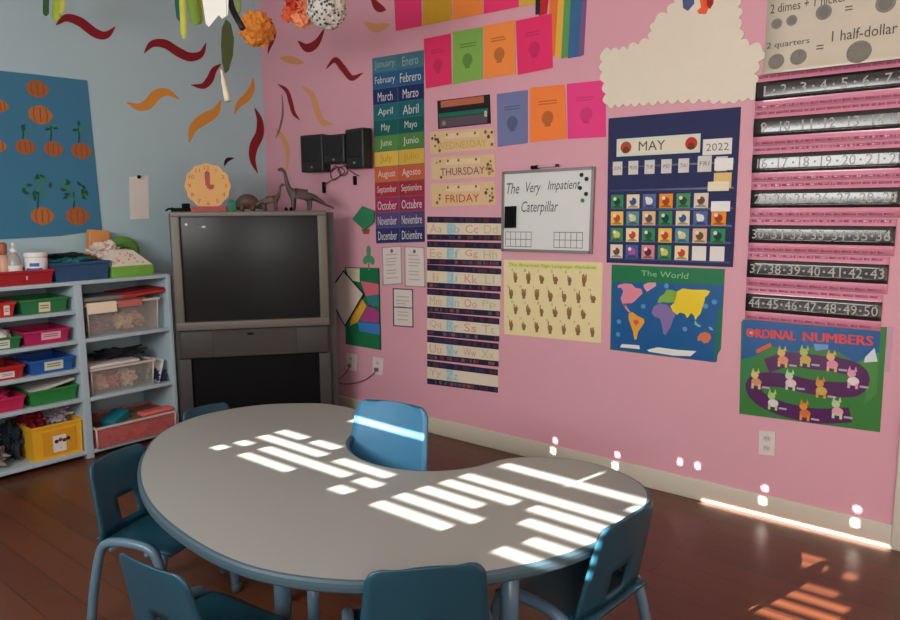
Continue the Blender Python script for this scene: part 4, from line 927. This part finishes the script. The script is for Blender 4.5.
mpoly([(150, 325), (170, 320), (195, 340), (228, 355), (232, 372), (212, 405), (200, 420), (190, 462), (180, 462), (172, 420), (160, 385), (150, 355)], C1, (234, 164, 58)); mpoly([(172, 365), (195, 360), (205, 375), (185, 390)], C1+.0003, (200, 90, 60))
mpoly([(280, 290), (310, 275), (350, 282), (372, 310), (392, 335), (378, 360), (368, 395), (352, 420), (340, 440), (328, 430), (322, 390), (312, 355), (285, 345), (268, 325)], C1, (136, 116, 168))
mpoly([(300, 262), (312, 240), (335, 225), (345, 205), (372, 205), (398, 215), (395, 245), (385, 270), (355, 272), (325, 268), (300, 275)], C1, (132, 176, 66))
mpoly([(398, 215), (430, 198), (480, 205), (545, 205), (572, 212), (560, 232), (545, 245), (540, 270), (530, 300), (520, 330), (505, 345), (495, 362), (488, 340), (472, 325), (452, 352), (440, 330), (415, 322), (400, 335), (378, 318), (365, 290), (385, 272)], C1, (240, 208, 42))
mpoly([(505, 450), (520, 430), (545, 422), (570, 432), (576, 455), (560, 478), (540, 482), (525, 468), (505, 468)], C1, (214, 120, 74)); mpoly([(492, 362), (505, 380), (525, 392), (515, 398), (490, 385)], C1, (120, 190, 180)); mpoly([(560, 395), (580, 400), (588, 415), (570, 412)], C1, (130, 190, 200))
mpoly([(115, 485), (205, 492), (208, 512), (105, 502)], C1, (232, 232, 226)); mpoly([(245, 515), (300, 502), (400, 515), (500, 522), (470, 548), (380, 545), (255, 525)], C1, (232, 232, 226))
for px, py in ((225, 290), (100, 370), (95, 435), (440, 408), (592, 268), (345, 185), (548, 290)):
    c = pk(*mp(px, py)); mb.disc(c, .012, PK, C1, glossy((90, 150, 200)), 8)
g = bilin(q4(mp(215, 105), mp(460, 118), mp(455, 150), mp(215, 132))); local_text(mb, g, 'The World', pap((150, 200, 140)), 0, 1, 0, 1, C1)
tag(mb.build('world_map_poster'), 'blue and green world map poster headed The World', 'poster')

# number strips and coin chart
LB = mat('laminated_black', (40, 38, 38), .24, spec=.65, var=.05, coat=.6, bump=.25, bscale=3, stretch=(1, 1, 2)); LPK = mat('laminated_pink', (228, 146, 170), .22, spec=.6, coat=.6, bump=.25, bscale=3, stretch=(1, 1, 2)); LPK2 = mat('laminated_plum', (172, 88, 118), .24, spec=.6, coat=.6, bump=.25, bscale=3, stretch=(1, 1, 2)); CHALK = pap((186, 184, 178))
zt = pk(755, 76)[1]; zb = pk(743, 320)[1]; ns = 7; ph_ = (zt-zb)/ns; xl, xr = pk(757, 76)[0], 3.94
nn_ = 1
for k in range(ns):
    a = [str(v) for v in range(nn_, nn_+(8 if k == 0 else 7))]; nn_ += len(a)
    z1 = zt-k*ph_; z0 = z1-ph_*.97; xr_ = xr-.013*k
    mb = MB()
    # the sheet bellies slightly off the wall
    N_ = 16
    def bulge(x, z, k=k, z0=z0, z1=z1): return .004+(.010-.0012*k)*math.sin(PI*(z-z0)/(z1-z0))*(.55+.45*math.sin(5.5*x+k*1.7))
    def strip(za, zb_, m, e, x0=xl, x1=xr_, nx=N_):
        nz = 4; vs = [PK(x0+(x1-x0)*i/nx, za+(zb_-za)*j/nz, bulge(x0+(x1-x0)*i/nx, za+(zb_-za)*j/nz)+e) for j in range(nz+1) for i in range(nx+1)]
        mb.add(vs, [[j*(nx+1)+i, j*(nx+1)+i+1, (j+1)*(nx+1)+i+1, (j+1)*(nx+1)+i] for j in range(nz) for i in range(nx)], m, True)
    hgt = z1-z0
    strip(z0, z1, LPK, 0); strip(z0+hgt*.27, z0+hgt*.80, LB, .0008)
    rnd = random.Random(k)
    for zz in (z0+hgt*.06, z0+hgt*.9):
        x = xl+.01
        while x < xr_-.03:
            L_ = rnd.uniform(.015, .05); strip(zz, zz+hgt*.06, LPK2, .0008, x, x+L_, 2); x += L_+.006
    sx = (xr_-xl)/len(a)
    for j, t in enumerate(a):
        cx = xl+sx*(j+.5); vs, fs, x0, x1, y0, y1 = text_mesh(t); hw = (.012 if len(t) == 1 else .024); hw *= .3 if t == '1' else .8 if t[0] == '1' else 1
        pts = []
        for v in vs:
            X_ = cx-hw+(v.x-x0)/(x1-x0)*2*hw; Z_ = z0+hgt*.4+(v.y-y0)/(y1-y0)*hgt*.27
            pts.append(PK(X_, Z_, bulge(X_, Z_)+.0022))
        mb.add(pts, fs, CHALK)
        if j < len(a)-1:
            X_ = cx+sx/2; c = (X_, z0+hgt*.53); mb.disc(c, .005, lambda u, v, w: PK(u, v, bulge(u, v)+.0022), 0, CHALK, 6)
    o = mb.build('number_strip'); 
    sm = o.modifiers.new('thick', 'SOLIDIFY'); sm.thickness = .0006; sm.offset = -1
    tag(o, 'laminated black and pink number strip reading %s to %s' % (a[0], a[-1]), 'strip', 'number strips on the pink wall')
xc0, xc1 = pk(766, 40)[0], 3.95; zc0 = pk(757, 77)[1]+.002; zc1 = zc0+.36
mb = MB(); CC = mat('coin_chart_card', (214, 204, 184), .3, spec=.4, coat=.3, bump=.3, bscale=3)
def CB_(u, v, w): t = (v-zc0)/(zc1-zc0); return PK(u, v, w+.004+.028*math.exp(-t*9)*(1-t))
nx, nz = 6, 18
for zz0, zz1 in ((zc0, zc1),):
    vs = [CB_(xc0+(xc1-xc0)*i/nx, zz0+(zz1-zz0)*j/nz, 0) for j in range(nz+1) for i in range(nx+1)]
    mb.add(vs, [[j*(nx+1)+i, j*(nx+1)+i+1, (j+1)*(nx+1)+i+1, (j+1)*(nx+1)+i] for j in range(nz) for i in range(nx)], CC, True)
WX = xc1-xc0; CI = mat('coin_grey_print', (132, 128, 118), .4, var=.2, nscale=60)
INKC = pap((96, 90, 84))
def ct(t, x0, x1, z0, z1): mb.text(t, CB_, .0012, INKC, x0, x1, z0, z1)
ct('2 quarters', 3.383, 3.545, 1.972, 2.002); ct('1 half-dollar', 3.625, 3.845, 1.972, 2.012); ct('=', 3.572, 3.597, 1.95, 1.966); ct('2 dimes + 1 nickel', 3.39, 3.66, 2.115, 2.15); ct('= 1 quarter', 3.70, 3.92, 2.115, 2.15)
for x, z, r in ((3.425, 1.923, .031), (3.508, 1.93, .031), (3.724, 1.92, .043), (3.417, 2.072, .021), (3.474, 2.076, .021), (3.59, 2.088, .029), (3.80, 2.085, .034)): mb.disc((x, z), r, CB_, .0012, CI, 18); mb.disc((x, z), r*.72, CB_, .0016, mat('coin_grey_inner', (118, 114, 106), .4), 14)
mb.text('=', CB_, .0012, INKC, 3.665, 3.69, 2.08, 2.096)
o = mb.build('coin_chart'); tag(o, 'white coin chart about quarters and a half-dollar above the number strips', 'chart')
sm = o.modifiers.new('thick', 'SOLIDIFY'); sm.thickness = .0006; sm.offset = -1

# ordinal poster
Qo = q4((741.5, 321), (887, 327), (880, 432), (739.5, 413.5)); mb = sheet('poster', Qo, glossy((64, 128, 62))); w = mb.W+.0004; f = bilin(Qo)
def op_(x, y): return (730+x/4.77, 310+y/4.77)
def opoly(pts, w, rgb): mb.poly(q4(*[op_(*p) for p in pts]), PK, w, glossy(rgb))
opoly([(62, 45), (720, 80), (712, 200), (600, 250), (520, 200), (400, 175), (300, 200), (200, 170), (130, 215), (57, 235)], w, (36, 92, 150))
opoly([(620, 250), (712, 200), (700, 400), (640, 450), (660, 320)], w, (82, 140, 72)); opoly([(57, 240), (130, 215), (100, 300), (90, 400), (55, 420)], w, (58, 130, 80))
pth = [Vector((*pk(*op_(*p)), 0)) for p in ((175, 265), (280, 235), (400, 248), (520, 262), (600, 290), (625, 330), (590, 375), (500, 378), (380, 365), (250, 335), (140, 335), (110, 370), (150, 425), (250, 470), (380, 500), (480, 505), (575, 500))]
mb.band(smooth(pth, 5), .062, PK, w+.0004, glossy((88, 42, 92)))
opoly([(125, 190), (195, 155), (200, 172), (130, 208)], w+.0005, (222, 100, 50)); opoly([(400, 160), (470, 165), (470, 185), (410, 195)], w+.0005, (120, 160, 210)); opoly([(645, 225), (690, 180), (705, 245), (640, 250)], w+.0005, (214, 226, 226))
acol = [((226, 190, 110), (230, 150, 120)), ((176, 200, 110), (214, 170, 90)), ((232, 180, 130), (226, 150, 170)), ((226, 160, 180), (236, 220, 220)), ((222, 200, 130), (210, 150, 110)), ((190, 220, 170), (236, 200, 210)), ((218, 150, 80), (206, 176, 90)), ((176, 214, 120), (220, 220, 220)), ((230, 150, 60), (214, 120, 60)), ((196, 216, 170), (226, 170, 180))]
for k, (px, py) in enumerate(((255, 225), (362, 222), (490, 245), (590, 325), (128, 330), (292, 335), (438, 372), (208, 430), (360, 480), (515, 470))):
    c = Vector(pk(*op_(px, py))); a_, b2_ = acol[k]; z = w+.0009
    # generic little animal: body, head, ears, legs
    mb.disc((c.x, c.y-.012), .022, PK, z, glossy(b2_), 10, .018); mb.disc((c.x-.008, c.y+.018), .016, PK, z+.0003, glossy(a_), 10)
    for dx in (-.02, .002): mb.poly([(c.x+dx-.002, c.y+.028), (c.x+dx+.01, c.y+.028), (c.x+dx+.004, c.y+.05)], PK, z+.0003, glossy(a_))
    for dx in (-.02, .008): mb.poly(rect(c.x+dx, c.x+dx+.01, c.y-.042, c.y-.02), PK, z+.0003, glossy(a_))
    mb.poly(rect(c.x+.024, c.x+.055, c.y-.034, c.y-.026), PK, z, glossy((196, 176, 190)))
g = bilin(q4(op_(80, 88), op_(705, 128), op_(703, 172), op_(80, 128))); RDT = glossy((226, 74, 60))
for ds, dw in ((0, 0), (.004, .0002), (-.004, .0004)): local_text(mb, g, 'ORDINAL', RDT, .0+ds, .4+ds, -.05, 1, w+.0009+dw); local_text(mb, g, 'NUMBERS', RDT, .46+ds, .97+ds, -.05, 1, w+.0009+dw)
mb.disc(pk(*op_(102, 108)), .008, PK, w+.0008, glossy((236, 150, 120)), 12)
tag(mb.build('ordinal_poster'), 'colourful ordinal numbers poster with a winding purple path of animals', 'poster')
mb = MB(); mb.prism(q4((888, 326), (893, 327), (889, 372), (884, 371)), PK, .004, .005, mat('clear_tape', (226, 196, 206), .15, alpha=.5)); tag(mb.build('tape_strip'), 'clear tape at the right edge of the ordinal numbers poster', 'tape')

# outlets
OUTM = mat('white_outlet_plastic', (226, 214, 208), .35)
def outlet(quad, label, duplex=True):
    mb = MB(); mb.prism(quad, PK, .0005, .006, OUTM); o = tag(mb.build('wall_outlet'), label, 'outlet', 'wall outlets'); f = bilin(quad)
    for t in (.3, .7):
        c = f(.5, t); m2 = MB(); m2.prism([(c[0]+.016*math.cos(a), c[1]+.014*math.sin(a)) for a in [2*PI*k/14 for k in range(14)]], PK, .006, .009, mat('outlet_face', (206, 196, 190), .4))
        for dx in (-.006, .006): m2.poly(rect(c[0]+dx-.0012, c[0]+dx+.0012, c[1]-.003, c[1]+.006), PK, .0093, BLK)
        m2.build('socket', o)
    return o
outlet(q4((759.5, 430.5), (775.5, 431.5), (775, 455.5), (759, 454)), 'white outlet under the ordinal numbers poster')
outlet(q4((347, 353), (357, 354), (356, 371), (347, 369.5)), 'white outlet with a cord, nearest the television')
outlet(q4((373.5, 357), (384, 358.5), (383, 375), (373, 373.5)), 'white outlet with a cord, right of the one nearest the television')
CORD = mat('mauve_grey_cord', (122, 92, 104), .6)
for pts, lab in (([(351.5, 365), (349, 370), (343, 377), (336, 381), (330, 384)], 'short cord from the outlet nearest the television'), ([(378, 369), (374, 374), (365, 380), (352, 383.5), (342, 383), (334, 379)], 'longer drooping cord from the second outlet')):
    q = smooth([PK(*pk(*p), .012 if i else .01) for i, p in enumerate(pts)], 5); mb = MB(); mb.tube(q, .0035, CORD, 8); o = tag(mb.build('power_cord'), lab, 'cord', 'power cords'); c = q[0]
    MB().box((c.x-.011, c.y-.016, c.z-.011), (c.x+.011, c.y+.004-.003, c.z+.011), CORD, .004).build('plug', o)

# speakers on the wall
SPB = mat('black_speaker_plastic', (30, 31, 33), .45); GRI = mat('black_grille', (22, 23, 24), .7, bump=.4, bscale=400)
for pts, rot, lab in (([(305, 137), (326, 134), (327, 171), (307, 173)], .25, 'left speaker of three on the pink wall, slim and black'), ([(327, 136), (349, 134), (350, 163), (328, 164)], 0, 'wider middle speaker of the three on the pink wall'), ([(348, 130), (370, 130), (371, 168), (349, 168)], -.25, 'right speaker of three on the pink wall, tallest and black')):
    q = [pk(*p, .05) for p in pts]; x0 = min(p[0] for p in q); x1 = max(p[0] for p in q); z0 = min(p[1] for p in q); z1 = max(p[1] for p in q); cx = (x0+x1)/2; hw = (x1-x0)/2*.92; hz = z1-z0
    M = Matrix.Translation((cx, -.052, z0)) @ Matrix.Rotation(rot*.5, 4, 'Z')
    o = thing('wall_speaker', (cx, -.052, z0), lab, 'speaker', 'speakers on the pink wall')
    MB().box((-hw, -.04, 0), (hw, .035, hz), SPB, .012, M).build('cabinet', o)
    MB().box((-hw*.78, -.046, hz*.28), (hw*.78, -.036, hz*.93), GRI, .006, M).build('grille', o)
    b_ = bmesh.new(); MB_ = MB(); MB_.lathe([(.008, 0), (.008, .004), (.003, .006)], (0, 0, 0), mat('silver_dot', (150, 160, 160), .3, .6), 10, M @ Matrix.Translation((0, -.039, hz*.14)) @ Matrix.Rotation(PI/2, 4, 'X')).build('badge', o); b_.free()
    MB().box((-.015, .03, hz*.4), (.015, .055, hz*.6), SPB, .002, M).build('wall_bracket', o)
mb = MB(); rnd = random.Random(2)
for pts in ([(327, 164), (331, 172), (337, 166), (342, 174), (335, 180), (332, 173), (340, 167), (346, 172), (338, 178), (328, 183), (325, 188)], [(345, 164), (349, 171), (344, 176), (339, 170), (346, 166), (353, 172), (360, 176)]):
    mb.tube(smooth([PK(*pk(*p), .012) for p in pts], 4), .0028, mat('plum_wire', (86, 60, 72), .6), 6)
tag(mb.build('speaker_wire'), 'tangle of thin wires hanging under the three speakers', 'wire')
for px, py0, py1, lab in ((325, 182, 193, 'left small black wire clip under the speakers'), (356, 176, 185, 'right small black wire clip under the speakers')):
    a, b = pk(px, py0), pk(px, py1); mb = MB(); mb.box((a[0]-.009, -.02, b[1]), (a[0]+.009, -.001, a[1]), BLK, .004); tag(mb.build('wire_clip'), lab, 'clip', 'wire clips')

# ------------------------------------------------------------------ things hanging from the ceiling
STR = mat('white_thread', (190, 186, 180), .7)
def hang(name, p, label, cat='hanging decoration', top=None, group=None):
    o = thing(name, p, label, cat, group); MB().tube([top or p, Vector(((top or p).x, (top or p).y, H))], .0012, STR, 5).build('thread', o); return o
def paper_strip(pts, wd, m, d, par, name='streamer'):
    q = smooth([dep(x, y, d+.015*math.sin(i*1.3)) for i, (x, y) in enumerate(pts)], 4); mb = MB(); vs = []
    for i, p in enumerate(q):
        ww = wd*(.35 if i == len(q)-1 else 1)/2; vs += [p-_r0*ww, p+_r0*ww]
    fs = [[2*i, 2*i+1, 2*i+3, 2*i+2] for i in range(len(q)-1)]; mb.add(vs, fs, m, True); o = mb.build(name, par)
    s_ = o.modifiers.new('thick', 'SOLIDIFY'); s_.thickness = .0012; return o
LG = pap((170, 186, 70)); DGR = pap((58, 92, 56)); YG = pap((196, 196, 84)); TG = pap((40, 96, 84)); OLV = pap((58, 64, 30))
p = dep(53, -6, 3.6); o = hang('paper_streamer', p, 'green paper streamer hanging at the top left corner', group='green paper streamers')
paper_strip([(47, -10), (46, 5), (46, 16)], .03, DGR, 3.62, o); paper_strip([(57, -10), (57, 8), (56, 21)], .045, LG, 3.6, o); paper_strip([(62, -10), (62, 6), (61, 14)], .03, YG, 3.58, o)
p = dep(185, -6, 3.3); o = hang('paper_streamer', p, 'green and yellow paper streamer left of the white paper leaf', group='green paper streamers')
paper_strip([(178, -10), (179, 6), (181, 22)], .035, TG, 3.34, o); paper_strip([(182, -10), (183, 12), (184, 39)], .03, YG, 3.3, o); paper_strip([(190, -10), (193, 8), (196, 25)], .05, pap((120, 150, 60)), 3.28, o); paper_strip([(199, -10), (199, 6), (200, 24)], .03, LG, 3.31, o)
def dpoly(pts, d, m, par, name, th=.0015):
    q = [dep(x, y, d) for x, y in pts]; mb = MB(); mb.add(q, [list(range(len(q)))], m); ob = mb.build(name, par); s_ = ob.modifiers.new('thick', 'SOLIDIFY'); s_.thickness = th; return ob
p = dep(214, -8, 3.0); o = hang('paper_shape', p, 'white zigzag-bottomed paper shape hanging near the room corner')
dpoly([(201, -10), (229, -10), (228, 15), (222, 19), (219, 15), (209, 27), (206, 24), (203, 4)], 3.0, mat('bright_white_paper', (240, 240, 232), .7), o, 'sheet')
p = dep(227, 18, 2.9); o = hang('paper_leaf', p, 'long dark olive paper leaf hanging near the room corner')
dpoly([(226, 19), (231, 24), (234, 38), (233, 55), (229, 70), (225, 74), (222, 62), (221, 45), (222, 28)], 2.9, OLV, o, 'leaf_blade')
mb = MB(); mb.tube(smooth([dep(*q_, 2.905) for q_ in ((221.5, 70), (224, 84), (228, 101))], 4), [.006]*3+[.01]*3+[.013]*3, mat('pale_stick', (214, 204, 176), .6), 8); mb.build('pale_stem', o)
p = dep(230, -8, 3.1); o = hang('black_ribbon', p, 'black ribbon slanting down to the orange paper ball')
mb = MB(); mb.tube(smooth([dep(*q_, 3.1) for q_ in ((229, -8), (232, 8), (238, 20), (243, 29))], 4), .013, BLACKM, 8); mb.build('ribbon', o)
p = dep(237, -8, 3.2); o = hang('paper_streamer', p, 'pale green streamer behind the black ribbon', group='green paper streamers'); paper_strip([(237, -10), (238, 2), (238, 14)], .028, pap((136, 160, 98)), 3.2, o)
def crumple(name, c, r, m, seed, par, amp=.22, sub=4, sq=1):
    from mathutils import noise
    b = bmesh.new(); bmesh.ops.create_icosphere(b, subdivisions=sub, radius=1)
    for v in b.verts:
        d = v.co.normalized(); k = 1+amp*noise.turbulence(d*3.2+Vector((seed, 0, 0)), 3, False)-amp*.5
        v.co = Vector((d.x*r*k, d.y*r*k, d.z*r*k*sq))
    return MB().bm(b, m, False, Matrix.Translation(Vector(c))).build(name, par)
c = dep(257, 29, 3.5); o = hang('paper_ball', c, 'crumpled orange tissue ball hanging in front of the room corner', top=c)
crumple('tissue_ball', c, .088, mat('orange_tissue', (216, 134, 48), .75, var=.25, nscale=30), 3, o)
c = dep(297, 6, 3.3); o = hang('paper_lantern', c, 'orange-red paper flower left of the speckled ball', top=c)
for k, (dx, dy, cc) in enumerate(((-4, -6, (200, 70, 40)), (5, 2, (232, 128, 84)), (3, 14, (240, 150, 104)), (-7, 8, (226, 104, 66)), (0, 3, (190, 52, 36)), (10, 12, (236, 150, 110)))):
    crumple('petal', dep(297+dx, 6+dy, 3.3), .042, mat('petal_%d' % k, cc, .7), 10+k, o, .5, 3)
paper_strip([(290, -12), (289, 2), (290, 16)], .025, pap((150, 34, 40)), 3.32, o)
c = dep(327, 9, 3.2); o = hang('paper_ball', c, 'black and white speckled paper ball at the top edge', top=c)
m = mat('newsprint', (200, 196, 184), .7); nt = m.node_tree; b0 = nt.nodes['Principled BSDF']
vz = nt.nodes.new('ShaderNodeTexVoronoi'); vz.inputs['Scale'].default_value = 62; cr = nt.nodes.new('ShaderNodeValToRGB'); cr.color_ramp.elements[0].color = (.03, .03, .03, 1); cr.color_ramp.elements[0].position = .3; cr.color_ramp.elements[1].color = (.6, .58, .52, 1); cr.color_ramp.elements[1].position = .5
tcn = nt.nodes.new('ShaderNodeTexCoord'); nt.links.new(tcn.outputs['Object'], vz.inputs['Vector']); nt.links.new(vz.outputs['Distance'], cr.inputs[0]); nt.links.new(cr.outputs[0], b0.inputs['Base Color'])
crumple('speckled_ball', c, .09, m, 8, o, .12)
c = dep(688, -8, 2.3); o = hang('paper_petal', c, 'slate blue paper petal hanging in front of the cloud', top=c); dpoly([(682, -12), (694, -12), (694, 4), (688, 11), (683, 8)], 2.3, pap((78, 92, 134)), o, 'petal', .003)
c = dep(705, -8, 2.25); o = hang('paper_flower', c, 'orange and red paper flower tip hanging in front of the cloud', top=c); dpoly([(698, -10), (713, -10), (712, 6), (708, 9), (706, 14), (699, 14), (697, 11), (701, 7)], 2.25, pap((226, 96, 48)), o, 'petal', .003); dpoly([(707, -10), (714, -10), (713, 4), (710, 9), (707, 5)], 2.24, pap((150, 40, 34)), o, 'petal', .003)
